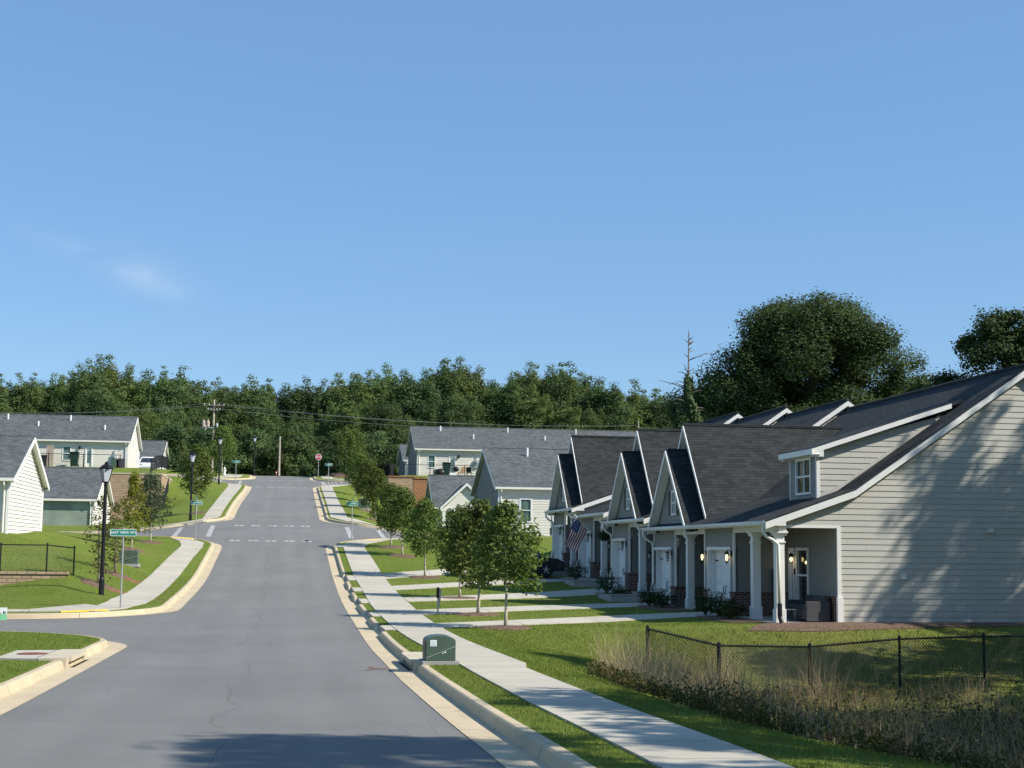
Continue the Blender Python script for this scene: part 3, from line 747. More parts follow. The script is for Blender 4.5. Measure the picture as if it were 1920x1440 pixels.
def roof_slab(m, quad, th=.12):
    a = [Vector(p) for p in quad]; nn = (a[1]-a[0]).cross(a[2]-a[0])
    if nn.z < 0: a = a[::-1]
    lo = [p-Vector((0,0,th)) for p in a]
    m.face(a); m.face(lo[::-1])
    for i in range(len(a)):
        j = (i+1) % len(a); m.face([a[j], a[i], lo[i], lo[j]])
def board(m, p, q, h, t, n, drop=0):
    """trim board whose top edge runs p -> q, h tall, t thick along n"""
    p = Vector(p)-Vector((0,0,drop)); q = Vector(q)-Vector((0,0,drop)); dn = Vector((0,0,-h))
    m.extrude([p, q, q+dn, p+dn], Vector(n)*t)
def downspout(m, path, r=.05): m.tube(path, r, 6)

def gable_house(name, label, x0, x1, y0, y1, zb, ze, zr, sid, roofm, holes_front=(), oh=.35, group=None, trim=WHITE, holes_end=(), end='R', lap=.18, vents=(), gable_sid=None, endlap=None):
    """house whose ridge runs along x; front = the -y wall"""
    t = thing(name, label, 'house', ((x0+x1)/2, y0, zb), group)
    yc = (y0+y1)/2; k = (zr-ze)/(yc-y0+oh)
    zw = ze+k*oh-.1          # top of the eave walls
    m = MB()
    siding(m, wall_with_holes(x0, x1, zb, zw-.05, list(holes_front)), (0,y0), (1,0), (0,-1), lap, .018, z0=zb)
    siding(m, [[(x0,zb),(x1,zb),(x1,zw-.05),(x0,zw-.05)]], (0,y1), (1,0), (0,1), lap, .018, z0=zb)
    m.build('wall', sid, t)
    m = MB()
    zt = zr-.18
    for X, n in ((x0,-1),(x1,1)):
        siding(m, [[(y0,zb),(y1,zb),(y1,zw-.12),(y0,zw-.12)], [(y0,zw-.12),(y1,zw-.12),(yc,zt)]], (X,0), (0,1), (n,0), endlap or lap, .04, z0=zb)
    m.build('gable_wall', gable_sid or sid, t)
    m = MB()
    for X in (x0, x1):
        for Y in (y0, y1):
            m.box(X-.05, X+.07 if X == x1 else X+.1, Y-.06, Y+.06, zb, zw-.03)
    m.build('corner_trim', trim, t)
    m = MB(); e0, e1 = x0-oh, x1+oh
    roof_slab(m, [(e0,y0-oh,ze),(e1,y0-oh,ze),(e1,yc,zr),(e0,yc,zr)]); roof_slab(m, [(e0,y1+oh,ze),(e1,y1+oh,ze),(e1,yc,zr),(e0,yc,zr)])
    m.tube([(e0-.02,yc,zr+.01),(e1+.02,yc,zr+.01)], .07, 6)
    rf = m.build('roof', roofm, t)
    for (vx, f, h) in vents:
        yy = y0-oh+(yc-y0+oh)*f; zz = ze+k*(yy-y0+oh)
        v = MB().tube([(vx,yy,zz-.05),(vx,yy,zz+h)], .09, 8); v.build('vent_pipe', WHITE, rf)
    m = MB()
    for X, n in ((e0,-1),(e1,1)):
        for Y in (y0-oh, y1+oh):
            board(m, (X,Y,ze), (X,yc,zr), .24, .03, (n,0,0), .03)
            board(m, (X-n*.03,Y,ze), (X-n*.03,yc,zr), .04, -(oh-.06), (n,0,0), .13)
    m.build('rake_trim', trim, t)
    m = MB()
    for Y, n in ((y0-oh,-1),(y1+oh,1)):
        m.box(e0, e1, min(Y, Y+n*.08), max(Y, Y+n*.08), ze-.17, ze-.03)
        m.box(e0, e1, min(Y, Y-n*oh), max(Y, Y-n*oh), ze-.2, ze-.171)
    for X in (x0+.15, x1-.15):
        m.tube([(X,y0-oh-.02,ze-.15),(X,y0-oh-.02,ze-.3),(X,y0-.08,ze-.55),(X,y0-.08,zb+.1)], .045, 6)
    m.build('gutter', GUTTERM, t)
    return t

# ------------------------------------------------------------------ row of stepped townhouses on the right
XF = 14.84; XE = 14.39; XK = 17.2; XRG = 23.0; XB = 31.6; XW = 16.69
LANT_ON = emis('lit bulb', (1, .72, .32), 2.2); LANT_OFF = M('clear lantern glass', (.35,.36,.34), .2, .1)
DOORW = M('painted white door', (.72,.75,.76), .5, .04, 2)
def zroof(s, X):
    if X < XK: return s+3.02+(X-XE)*.35
    if X < XRG: return s+3.02+(XK-XE)*.35+(X-XK)*.685
    return s+3.02+(XK-XE)*.35+(XRG-XK)*.685-(X-XRG)*.685
def lantern(parent, x, y, z, lit=False):
    m = MB(); m.box(x-.03, x, y-.06, y+.06, z-.05, z+.12); m.tube([(x-.02,y,z+.1),(x-.12,y,z+.16),(x-.16,y,z+.1)], .015, 5)
    m.lathe((x-.16,y,z), [(.02,.12),(.09,.04),(.085,.02),(.01,.02)], 8); m.lathe((x-.16,y,z-.26), [(.01,-.04),(.04,0),(.045,.02),(.01,.02)], 8)
    for k in range(4):
        a = k*math.pi/2+.4; m.tube([(x-.16+.075*math.cos(a),y+.075*math.sin(a),z+.02),(x-.16+.04*math.cos(a),y+.04*math.sin(a),z-.25)], .007, 4)
    l = m.build('wall_lantern', BLACK, parent)
    b = MB().lathe((x-.16,y,z-.2), [(.02,0),(.055,.08),(.055,.15),(.02,.2)], 10); b.build('bulb', LANT_ON if lit else LANT_OFF, l, smooth=True)
    if lit:
        pl = bpy.data.lights.new('lantern_light', 'POINT'); pl.energy = .5; pl.color = (1,.72,.4); pl.shadow_soft_size = .05
        po = bpy.data.objects.new('lantern_light', pl); C.objects.link(po); po.location = (x-.26-ORG[l][0], y-ORG[l][1], z-.1-ORG[l][2]); po.parent = l
def garage_door(parent, y0, y1, z0, z1, x, openn=False):
    m = MB(); rows = 4
    for r_ in range(rows):
        a = z0+(z1-z0)*r_/rows; b = z0+(z1-z0)*(r_+1)/rows
        m.box(x, x+.05, y0, y1, a+.004, b-.004)
        for k in range(3):
            c = y0+(y1-y0)*k/3; e = y0+(y1-y0)*(k+1)/3
            m.box(x-.012, x, c+.09, e-.09, a+.1, b-.1)
    g = m.build('garage_door', DOORW, parent, bevel=.008)
    h = MB()
    for r_ in (.08, .92):
        for z in (.14, .84):
            yy = y0+(y1-y0)*r_; h.box(x-.03, x-.012, yy-.17, yy+.17, z0+(z1-z0)*z-.025, z0+(z1-z0)*z+.025)
    h.build('strap_hinge', BLACK, g)
    h = MB(); ym = (y0+y1)/2
    for yy in (ym-.12, ym+.12): h.tube([(x-.014,yy,z0+.75),(x-.07,yy,z0+.8),(x-.07,yy,z0+1.0),(x-.014,yy,z0+1.05)], .014, 5)
    h.build('handle', BLACK, g)
    return g
def post(parent, x, y, z0, z1, w=.13):
    m = MB(); m.box(x-w,x+w,y-w,y+w,z0,z1)
    m.box(x-w-.03,x+w+.03,y-w-.03,y+w+.03,z0-.02,z0+.42); m.box(x-w-.03,x+w+.03,y-w-.03,y+w+.03,z1-.35,z1-.3)
    m.extrude([(x-w-.09,y-w-.09,z1-.06),(x+w+.09,y-w-.09,z1-.06),(x+w+.09,y+w+.09,z1-.06),(x-w-.09,y+w+.09,z1-.06)], (0,0,.055))
    m.box(x-w-.05,x+w+.05,y-w-.05,y+w+.05,z1-.13,z1-.061)
    return m.build('porch_column', WHITE, parent, bevel=.006)
def townhouse(label, s, ya, yb, ypost, ybay, door, near_end, gable, lit=False, deep_end=False, sp_far=True, posts=()):
    """ya..yb along the street; porch ya..ybay, garage bay ybay..yb; s = slab height"""
    t = thing('townhouse', label, 'townhouse', (XF, ya, s), 'row of stepped grey townhouses')
    zt = s+2.87
    zb = s-.45
    # --- roof
    prof = [(XE-.04, zroof(s,XE-.04)), (XK, zroof(s,XK)), (XRG, zroof(s,XRG)), (XB, zroof(s,XB))]
    yr0 = ya-(.19 if near_end else 0); yr1 = yb+(.12 if sp_far else 0)
    m = MB()
    for (a, za), (b, zb_) in zip(prof, prof[1:]): roof_slab(m, [(a,yr0,za),(a,yr1,za),(b,yr1,zb_),(b,yr0,zb_)], .13)
    m.tube([(XRG,yr0-.02,zroof(s,XRG)+.0),(XRG,yr1,zroof(s,XRG)+.0)], .09, 6)
    roof = m.build('roof', ROOF_DK, t)
    if near_end:
        m = MB()
        for (a, za), (b, zb_) in zip(prof, prof[1:]):
            board(m, (a,yr0,za), (b,yr0,zb_), .2, .035, (0,-1,0), .05)
            board(m, (a,yr0+.03,za), (b,yr0+.03,zb_), .03, .15, (0,1,0), .14)
        m.extrude([(XE+.0,yr0-.03,s+2.98),(XE+.6,yr0-.03,zroof(s,XE+.6)-.2),(XE+.6,yr0-.03,s+2.86),(XE+.08,yr0-.03,s+2.86)], (0,.22,0))
        m.build('rake_trim', WHITE, t)
    # --- walls
    sid_y = lambda X, y: None
    m = MB()
    if near_end:   # the end wall with its lap boards
        zu = lambda X: zroof(s, X)-.12
        if deep_end:
            polys = [[(XF+.12,zt+.0),(XW,zt),(XW,zu(XW)),(XF+.12,zu(XF+.12))], [(XW,s-.02),(XK,s-.02),(XK,zu(XK)),(XW,zu(XW))],
                     [(XK,s-.02),(XRG,s-.02),(XRG,zu(XRG)),(XK,zu(XK))], [(XRG,s-.02),(XB-.4,s-.02),(XB-.4,zu(XB-.4)),(XRG,zu(XRG))]]
        else:
            lo = lambda X: min(zroof(s-.6, X), zu(X)-.01)
            polys = [[(XF,zt),(XK,lo(XK)-.3),(XK,zu(XK)),(XF,zu(XF))], [(XK,lo(XK)-.3),(XRG,lo(XRG)-.3),(XRG,zu(XRG)),(XK,zu(XK))], [(XRG,lo(XRG)-.3),(XB-.4,lo(XB-.4)-.3),(XB-.4,zu(XB-.4)),(XRG,zu(XRG))]]
        siding(m, polys, (0,ya), (1,0), (0,-1), .181, .015, z0=s-.02)
        m.build('end_wall', SID_GREY, t)
    m = MB()
    # bay front (garage) and porch inner walls
    d0, d1 = door; dz = s+2.13
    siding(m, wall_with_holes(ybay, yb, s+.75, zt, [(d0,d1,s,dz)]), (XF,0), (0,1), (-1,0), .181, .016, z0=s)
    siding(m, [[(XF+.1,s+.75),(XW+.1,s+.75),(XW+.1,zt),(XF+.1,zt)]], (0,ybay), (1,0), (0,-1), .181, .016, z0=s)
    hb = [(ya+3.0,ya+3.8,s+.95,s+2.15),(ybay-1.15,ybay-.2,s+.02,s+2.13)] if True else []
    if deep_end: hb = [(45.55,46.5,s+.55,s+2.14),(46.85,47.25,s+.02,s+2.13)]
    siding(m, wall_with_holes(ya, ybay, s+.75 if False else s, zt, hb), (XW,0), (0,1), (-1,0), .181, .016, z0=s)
    m.build('wall', SID_SHADE, t)
    m = MB()
    for a, b in ((ybay, d0-.1), (d1+.1, yb)):
        if b-a > .05: m.box(XF-.06, XF+.05, a, b, s-.3, s+.7); m.box(XF-.09, XF+.05, a, b, s+.7, s+.76)
    m.box(XF+.05, XW, ybay-.07, ybay+.03, s-.2, s+.7); m.box(XF-.06, XW, ybay-.1, ybay+.03, s+.701, s+.761)
    m.box(XW-.07, XW+.02, ya+.1, ya+1.1, s, s+.7); m.box(XW-.1, XW+.02, ya+.1, ya+1.1, s+.7, s+.76)
    m.build('brick_base', BRICK, t)
    # trim: frieze beam, corners, jamb, ceiling
    m = MB()
    m.box(XF-.03, XF+.2, ya, yb, zt+.0, s+3.02); m.box(XF-.02, XF+.24, ya, ybay-.02, zt-.17, zt-.001)
    m.box(XE+.02, XF+.2, ya+.0, yb, s+3.0-.09, s+3.0-.06)
    for y in (ybay+.0, yb-.1): m.box(XF-.035, XF+.03, y, y+.1, s+.77, zt-.002)
    m.box(XF-.05, XF+.3, d0-.1, d0, s-.3, dz); m.box(XF-.05, XF+.3, d1, d1+.1, s-.3, dz); m.box(XF-.06, XF+.3, d0-.12, d1+.12, dz, dz+.11)
    if deep_end:
        m.box(XW-.03, XW+.09, ya-.035, ya+.03, s-.05, zt); m.box(XW-.05, XW+.13, ya-.06, ya+.06, s-.1, s+.75)
        m.box(XF+.1, XW+.05, ya-.03, ya+.03, zt-.06, zt+.02)
    m.box(XF+.2, XW+.05, ya+.04, ybay, zt-.02, zt)
    m.build('white_trim', WHITE, t)
    garage_door(t, d0, d1, s-.12, dz, XF+.24)
    for p in (posts or [ypost]): post(t, XF+.05, p, s-.05, zt-.17)
    # gutter with curved downspouts
    m = MB()
    m.extrude([(XE-.11,yr0+.02,s+3.0),(XE+.01,yr0+.02,s+3.0),(XE+.01,yr0+.02,s+2.86),(XE-.06,yr0+.02,s+2.86)], (0,yr1-yr0-.04,0))
    if sp_far:
        y = yb-.12; m.tube([(XE-.03,y,s+2.87),(XE-.03,y,s+2.7),(XE+.1,y,s+2.55),(XF-.12,y,s+2.42),(XF-.08,y,s+2.25),(XF-.08,y,s+.85),(XF-.15,y,s+.65),(XF-.17,y,s+.1),(XF-.38,y,s-.12)], .05, 8)
    if deep_end:
        y = ya+.02; m.tube([(XE-.03,y,s+2.87),(XE-.03,y,s+2.66),(XE+.08,y,s+2.52),(XF-.2,y-.1,s+2.42),(XF-.07,y-.14,s+2.3),(XF-.05,y-.15,s+.5)], .05, 8)
    m.build('gutter', GUTTERM, t, smooth=True)
    # porch slab
    m = MB(); m.box(XF-.25, XW, ya-.1, ybay, s-.5, s-.02); m.build('porch_slab', CONC, t)
    lantern(t, XF-.03, d0-.2, s+1.98, lit); lantern(t, XF-.03, d1+.2, s+1.98, lit)
    # porch door and window
    a, b, c, e = hb[-1]
    m = MB(); O, d, n = (XW,0), (0,1), (-1,0)
    pbox(m,O,d,n,a-.1,a,c,e+.1,-.05,.05); pbox(m,O,d,n,b,b+.1,c,e+.1,-.05,.05); pbox(m,O,d,n,a,b,e,e+.1,-.05,.05)
    pbox(m,O,d,n,a+.0,b,c,e,-.09,-.05)
    ww = b-a
    for i in range(3):
        x = a+ww*(.15+.35*i); pbox(m,O,d,n,x-.02,x+.02,c+.45,e-.12,-.045,-.02)
    for i in range(5):
        z = c+.45+(e-.12-c-.45)*i/4; pbox(m,O,d,n,a+ww*.13,a+ww*.87,z-.02,z+.02,-.045,-.021)
    dd = m.build('front_door', DOORW, t)
    g = MB(); pbox(g,O,d,n,a+ww*.14,a+ww*.86,c+.45,e-.12,-.049,-.043); g.build('pane', GLASS, dd)
    a, b, c, e = hb[0]; window(t, O, d, n, a, b, c, e, depth=.06)
    if gable:
        yc = (ya+yb)/2 if gable is True else gable
        zs = s+5.90; k1 = 1.07; hw = 2.78; x1 = XE-.03; xb = 15.45
        m = MB()
        for sg in (-1, 1): roof_slab(m, [(x1,yc,zs),(xb+1.2,yc,zs),(xb+1.2,yc+sg*hw,zs-k1*hw),(x1,yc+sg*hw,zs-k1*hw)], .12)
        zs2 = s+6.87; k2 = 1.18; hw2 = 3.0; x2 = 15.06; xe = 21.6
        for sg in (-1, 1): roof_slab(m, [(x2,yc,zs2),(xe,yc,zs2),(xe,yc+sg*hw2,zs2-k2*hw2),(x2,yc+sg*hw2,zs2-k2*hw2)], .12)
        m.tube([(x1,yc,zs+.0),(xb,yc,zs+.0)], .06, 6); m.tube([(x2,yc,zs2+.01),(xe,yc,zs2+.01)], .07, 6)
        m.build('gable_roof', ROOF_DK, t)
        m = MB()
        for sg in (-1, 1):
            board(m, (x1,yc,zs), (x1,yc+sg*hw,zs-k1*hw), .2, .03, (-1,0,0), .0); board(m, (x1,yc,zs), (x1,yc+sg*hw,zs-k1*hw), .02, .33, (1,0,0), .15)
            board(m, (x2,yc,zs2), (x2,yc+sg*hw2,zs2-k2*hw2), .2, .03, (-1,0,0), .0); board(m, (x2,yc,zs2), (x2,yc+sg*hw2,zs2-k2*hw2), .02, .25, (1,0,0), .15)
        m.build('gable_trim', WHITE, t)
        m = MB(); zg = s+3.12
        siding(m, [[(yc-(zs-zg-.2)/k1,zg),(yc+(zs-zg-.2)/k1,zg),(yc,zs-.2)]], (x1+.36,0), (0,1), (-1,0), .181, .016, z0=s)
        zg2 = s+3.45; siding(m, [[(yc-(zs2-zg2-.2)/k2,zg2),(yc+(zs2-zg2-.2)/k2,zg2),(yc,zs2-.2)]], (x2+.27,0), (0,1), (-1,0), .181, .016, z0=s)
        m.build('gable_wall', SID_SHADE, t)
        O = (x1+.34,0); window(t, O, (0,1), (-1,0), yc-.3, yc+.3, s+3.5, s+4.3, (2,2), w=.07)
        m = MB()
        for sg in (-1, 1):
            ctr = yc+sg*.55
            pbox(m,O,(0,1),(-1,0),ctr-.16,ctr+.16,s+3.45,s+4.36,-.0,.05)
            for q in range(11): pbox(m,O,(0,1),(-1,0),ctr-.11,ctr+.11,s+3.52+q*.075,s+3.56+q*.075,.05,.06)
        m.build('shutter', BLKPLASTIC, t)
    return t
U1 = townhouse('nearest grey townhouse with dappled siding end wall and two lit garage lanterns', .2, 43, 50.9, 45.4, 47.42, GDOOR[0], True, False, True, True, False, posts=(43.16, 45.4))
U2 = townhouse('steep gabled townhouse level with and adjoining the nearest one', .2, 50.9, 58.1, 53.0, 54.76, GDOOR[1], False, 54.5)
U3 = townhouse('steep gabled townhouse one step up, third from the near end', .6, 58.1, 65.6, 60.3, 62.3, GDOOR[2], True, 61.9)
U4 = townhouse('townhouse with the striped flag and the hanging flower basket on its porch', 1.01, 65.6, 73.0, 67.7, 69.65, GDOOR[3], True, False)
U5 = townhouse('farthest townhouse at the top of the stepped row, beside the sloping side lawn', 1.42, 73.0, 80.2, 75.0, 76.95, GDOOR[4], True, 76.6)
# shed dormer of the nearest unit
def dormer(t, s, xf, ya, yb):
    k = .33; ztop = s+5.2; xe = 20.95
    zt = lambda X: ztop+.12+(X-xf+.25)*k
    m = MB(); roof_slab(m, [(xf-.28,ya-.24,zt(xf-.28)),(xf-.28,yb+.24,zt(xf-.28)),(xe+.4,yb+.24,zt(xe+.4)),(xe+.4,ya-.24,zt(xe+.4))], .1)
    d = m.build('dormer_roof', ROOF_DK, t)
    m = MB()
    for Y, n in ((ya-.24,-1),(yb+.24,1)):
        board(m, (xf-.28,Y,zt(xf-.28)), (xe,Y,zt(xe)), .15, .03, (0,n,0), .03); board(m, (xf-.28,Y,zt(xf-.28)), (xe-.2,Y,zt(xe-.2)), .02, -.22, (0,n,0), .11)
        m.extrude([(xf-.28,Y+n*.025,zt(xf-.28)-.17),(xf+.12,Y+n*.025,zt(xf+.12)-.15),(xf+.12,Y+n*.025,zt(xf-.28)-.26),(xf-.22,Y+n*.025,zt(xf-.28)-.26)], (0,-n*.22,0))
    m.box(xf-.3, xf-.27, ya-.35, yb+.35, zt(xf-.28)-.2, zt(xf-.28)-.02); m.box(xf-.28, xf, ya-.3, yb+.3, zt(xf-.28)-.2, zt(xf-.28)-.18)
    m.box(xf-.02, xf+.02, ya, yb, zt(xf)-.32, zt(xf)-.14)
    for y in (ya, yb): m.box(xf-.035, xf+.07, y-.03, y+.07 if y == ya else y+.03, zroof(s,xf)-.1, zt(xf)-.2)
    m.build('dormer_trim', WHITE, t)
    m = MB(); zf = zroof(s,xf)-.05; w0, w1 = ya+.6, yb-.6
    siding(m, wall_with_holes(ya, yb, zf, ztop+.02, [(w0,w1,s+3.98,s+5.0)]), (xf,0), (0,1), (-1,0), .181, .016, z0=s)
    m.build('dormer_wall', SID_SHADE, t)
    m = MB()
    for Y, n in ((ya,-1),(yb,1)):
        siding(m, [[(xf,zroof(s,xf)-.05),(XK,zroof(s,XK)-.05),(XK,zt(XK)-.12),(xf,zt(xf)-.12)], [(XK,zroof(s,XK)-.05),(xe-.1,zroof(s,xe-.1)-.02),(XK,zt(XK)-.12)]], (0,Y), (1,0), (0,n), .181, .015, z0=s)
        for (p, q) in ((xf,XK),(XK,xe-.3)): board(m, (p,Y,zroof(s,p)+.12), (q,Y,zroof(s,q)+.12), .12, .02, (0,n,0))
    m.build('dormer_cheek', SID_GREY, t)
    window(t, (xf,0), (0,1), (-1,0), w0, w1, s+3.98, s+5.0, (2,2), w=.07)
dormer(U1, .2, 16.56, 44.3, 46.75)
# small vents on the near end wall
m = MB()
for X, z in ((18.75, 1.55), (21.6, 3.0)): m.box(X-.07, X+.07, 42.86, 42.99, z-.06, z+.06); m.box(X-.08, X+.08, 42.84, 42.9, z+.06, z+.08)
m.build('wall_vent', WHITE, U1, bevel=.005)
# porch light, mail box and name board on the nearest porch
m = MB().lathe((XW-.16,46.72,2.1), [(.01,.16),(.07,.12),(.08,.02),(.01,.02)], 8); pl_ = m.build('porch_light', BLACK, U1)
MB().lathe((XW-.16,46.72,1.98), [(.02,0),(.05,.06),(.05,.1),(.02,.14)], 10).build('bulb', LANT_ON, pl_, smooth=True)
pl = bpy.data.lights.new('porch_bulb_light', 'POINT'); pl.energy = 1.; pl.color = (1,.75,.42); pl.shadow_soft_size = .05
po = bpy.data.objects.new('porch_bulb_light', pl); C.objects.link(po); po.parent = pl_; po.location = (XW-.3-XF, 46.72-43, 1.95-.2)
m = MB(); m.box(XW-.05, XW-.02, 46.58, 46.8, 1.55, 1.75); m.build('house_plaque', BLKPLASTIC, U1)
m = MB().tube([(XF-.05,42.85,.75),(XF-.05,42.83,.35),(XF+.0,42.75,.12)], .075, 8); m.build('drain_boot', BLKPLASTIC, U1)

# ------------------------------------------------------------------ houses across the valley
def AT(x, y, Y):      # where the sight line through a photo point crosses the vertical plane y = Y (used only to size windows)
    u = (x-960)/2773; v = -(y-720)/2773; a = u*cr-v*sr; b = u*sr+v*cr
    d = Fw+Rt*a+Up*b; return d.x/d.y*Y, 2.2+d.z/d.y*Y
def rect(x0, y0, x1, y1, Y):
    a = AT(x0, y1, Y); b = AT(x1, y0, Y); return (a[0], b[0], a[1], b[1])
G_END = 'white sided houses on the left'
# left: near gable house, low garage house, long house on the terrace, small house behind it
h1 = gable_house('gabled_house', 'white gabled house at the far left whose bright gable end faces the street', -48, -12.26, 70, 79.7, 2.45, 5.32, 7.55, SID_CREAM, ROOF_GR, gable_sid=SID_WHITE, oh=.29)
m = MB(); m.box(-13.3, -12.75, 69.3, 69.9, 2.8, 3.6); m.box(-13.25, -12.8, 69.32, 69.88, 3.6, 3.67)
m.build('condenser', GALV, h1)
h2 = gable_house('garage_house', 'low house with a green grey sheeted wall below the tan retaining wall', -40, -13.1, 108, 118, 3.4, 5.6, 8.0, SID_GREEN, ROOF_GR, gable_sid=SID_WHITE, oh=.29, lap=.14, endlap=.18)
Y3 = 140
hw3 = rect(118, 838, 132, 862, Y3); hd3 = rect(161, 841, 172, 875, Y3)
hw3b = (hw3[0]-10, hw3[1]-10, hw3[2], hw3[3])
h3 = gable_house('long_house', 'long white townhouse block with grey roof on top of the left terrace', -62, -14.11, 140, 150.8, 9.4, 11.98, 14.65, SID_CREAM, ROOF_GR, [hw3b, hw3, hd3], gable_sid=SID_WHITE, oh=.29, vents=[(-25.6,.8,.5),(-22.6,.55,.42),(-19.9,.8,.5),(-16.5,.45,.42),(-31,.6,.6)])
window(h3, (0,140), (1,0), (0,-1), *hw3, glass=CURTAIN); window(h3, (0,140), (1,0), (0,-1), *hw3b, glass=CURTAIN)
def back_door(t, hd, Y):
    m = MB(); O = (0,Y); a = (O, (1,0), (0,-1))
    pbox(m,*a,hd[0]-.12,hd[0],hd[2],hd[3]+.12,-.04,.05); pbox(m,*a,hd[1],hd[1]+.12,hd[2],hd[3]+.12,-.04,.05); pbox(m,*a,hd[0],hd[1],hd[3],hd[3]+.12,-.04,.05)
    pbox(m,*a,hd[0],hd[1],hd[2],hd[3],-.08,-.03)
    d = m.build('back_door', WHITE, t); g = MB(); w = hd[1]-hd[0]
    pbox(g,*a,hd[0]+w*.2,hd[1]-w*.2,hd[2]+.35,hd[3]-.2,-.029,-.01); g.build('pane', CURTAIN, d)
back_door(h3, hd3, Y3)
def wall_lamp(t, x, z, Y):
    MB().lathe((x, Y-.14, z), [(.03,.22),(.1,.12),(.08,-.1),(.03,-.16)], 8).build('wall_lantern', BLACK, t)
def meter(t, x, z, Y, mat=GALV):
    m = MB(); m.box(x-.25, x+.2, Y-.18, Y-.03, z-.5, z+.25); m.lathe((x, Y-.25, z+.05), [(.02,-.1),(.13,-.1),(.13,.1),(.02,.1)], 10); m.tube([(x,Y-.1,z+.25),(x,Y-.1,z+.7)], .04, 6)
    m.build('meter_box', mat, t)
x, z = AT(150, 840, Y3); wall_lamp(h3, x, z, Y3); x, z = AT(215, 858, Y3); meter(h3, x, z, Y3)
hg4 = rect(258, 872, 293, 890, 178)
h4 = gable_house('distant_house', 'small white gabled house with a pale garage behind the white car on the left', -30, -14.2, 178, 189.7, 10.8, 12.45, 15.1, SID_CREAM, ROOF_GR, [(hg4[0],hg4[1],10.8,12.3)], gable_sid=SID_WHITE, oh=.29)
m = MB(); m.box(hg4[0], hg4[1], 178.05, 178.15, 10.8, 12.3); m.build('garage_door', M('pale green garage door', (.5,.6,.55), .6), h4)
# right: house beyond the side lawn, portico house, long house on the terrace, small house behind
hr1 = rect(976, 937, 995, 977, 101)
r1 = gable_house('lawn_house', 'cream house with a dark curtained window beyond the side lawn of the row', 14.8, 30, 101, 114, 2.6, 6.65, 9.75, SID_CREAM, ROOF_GR, [hr1], gable_sid=SID_SHADE, oh=.29, vents=[(17.6,.8,.6)])  # dark gable siding carries the shade of the end wall in its colour
window(r1, (0,101), (1,0), (0,-1), *hr1, glass=CURTAIN, w=.1)
MB().box(18.55, 18.75, 100.93, 101.0, 3.4, 6.4).build('corner_board', WHITE, r1)
r2 = gable_house('portico_house', 'small house with a white gabled portico in front of the right retaining wall', 13.5, 26, 130, 138, 3.4, 6.05, 9.0, SID_CREAM, ROOF_GR, [], gable_sid=SID_SHADE, oh=.35)
def portico(t):
    xc, hw, yf, zp, ze = 15.95, 2.3, 128.3, 8.1, 5.95
    m = MB(); k = (zp-ze)/hw
    for sg in (-1, 1): roof_slab(m, [(xc,yf-.2,zp),(xc,132.5,zp),(xc+sg*hw,131.5,ze),(xc+sg*hw,yf-.2,ze)], .1)
    m.build('portico_roof', ROOF_GR, t)
    m = MB()
    for sg in (-1, 1): board(m, (xc,yf-.2,zp+.02), (xc+sg*hw,yf-.2,ze+.02), .26, .05, (0,-1,0))
    m.box(xc-hw+.1, xc+hw-.1, yf-.12, yf+.1, ze-.33, ze-.08)
    for sg in (-1, 1): m.box(xc+sg*(hw-.35)-.14, xc+sg*(hw-.35)+.14, yf-.1, yf+.18, 3.5, ze-.33)
    m.build('portico_frame', WHITE, t)
    m = MB(); siding(m, [[(xc-hw+.3,ze-.08),(xc+hw-.3,ze-.08),(xc,zp-.25)]], (0,yf+.05), (1,0), (0,-1), .18, .02); m.build('portico_gable', SID_WHITE, t)
    q = rect(836, 959, 848, 984, 130); window(t, (0,129.98), (1,0), (0,-1), *q, w=.1)
portico(r2)
YR3 = 147
hw = rect(803, 855, 815, 876, YR3); hd = rect(843, 857, 853, 880, YR3)
r3 = gable_house('long_house', 'long cream townhouse block with grey roof on top of the right terrace', 13.3, 50, 147, 157.5, 9.6, 12.35, 14.95, SID_CREAM, ROOF_GR, [hw, (hd[0],hd[1],9.65,hd[3])], gable_sid=SID_SHADE, oh=.29,
                 vents=[(16.0,.83,.5),(19.2,.5,.42),(23.0,.83,.5),(26.6,.5,.42),(30.2,.83,.5),(33.8,.5,.42)])
window(r3, (0,147), (1,0), (0,-1), *hw, glass=CURTAIN); back_door(r3, (hd[0],hd[1],9.65,hd[3]), YR3)
x, z = AT(860, 857, YR3); wall_lamp(r3, x, z, YR3); x, z = AT(893, 868, YR3); meter(r3, x, z, YR3)
r4 = gable_house('distant_house', 'small grey house half hidden at the left end of the right terrace block', 14.2, 24, 172, 182, 10.5, 12.7, 14.8, SID_CREAM, ROOF_GR, [], gable_sid=SID_SHADE, oh=.3)
m = MB(); xc = 15.7
for sg in (-1, 1): board(m, (xc,171,13.4), (xc+sg*1.4,171,12.3), .22, .05, (0,-1,0))
m.box(xc-1.2, xc+1.2, 171, 171.15, 12.05, 12.25); m.box(xc-1.15, xc-.9, 171, 171.2, 10.4, 12.05); m.box(xc+.9, xc+1.15, 171, 171.2, 10.4, 12.05)
m.extrude([(xc-1.1,171.1,12.25),(xc+1.1,171.1,12.25),(xc,171.1,13.3)], (0,.9,0)); m.build('portico', WHITE, r4)

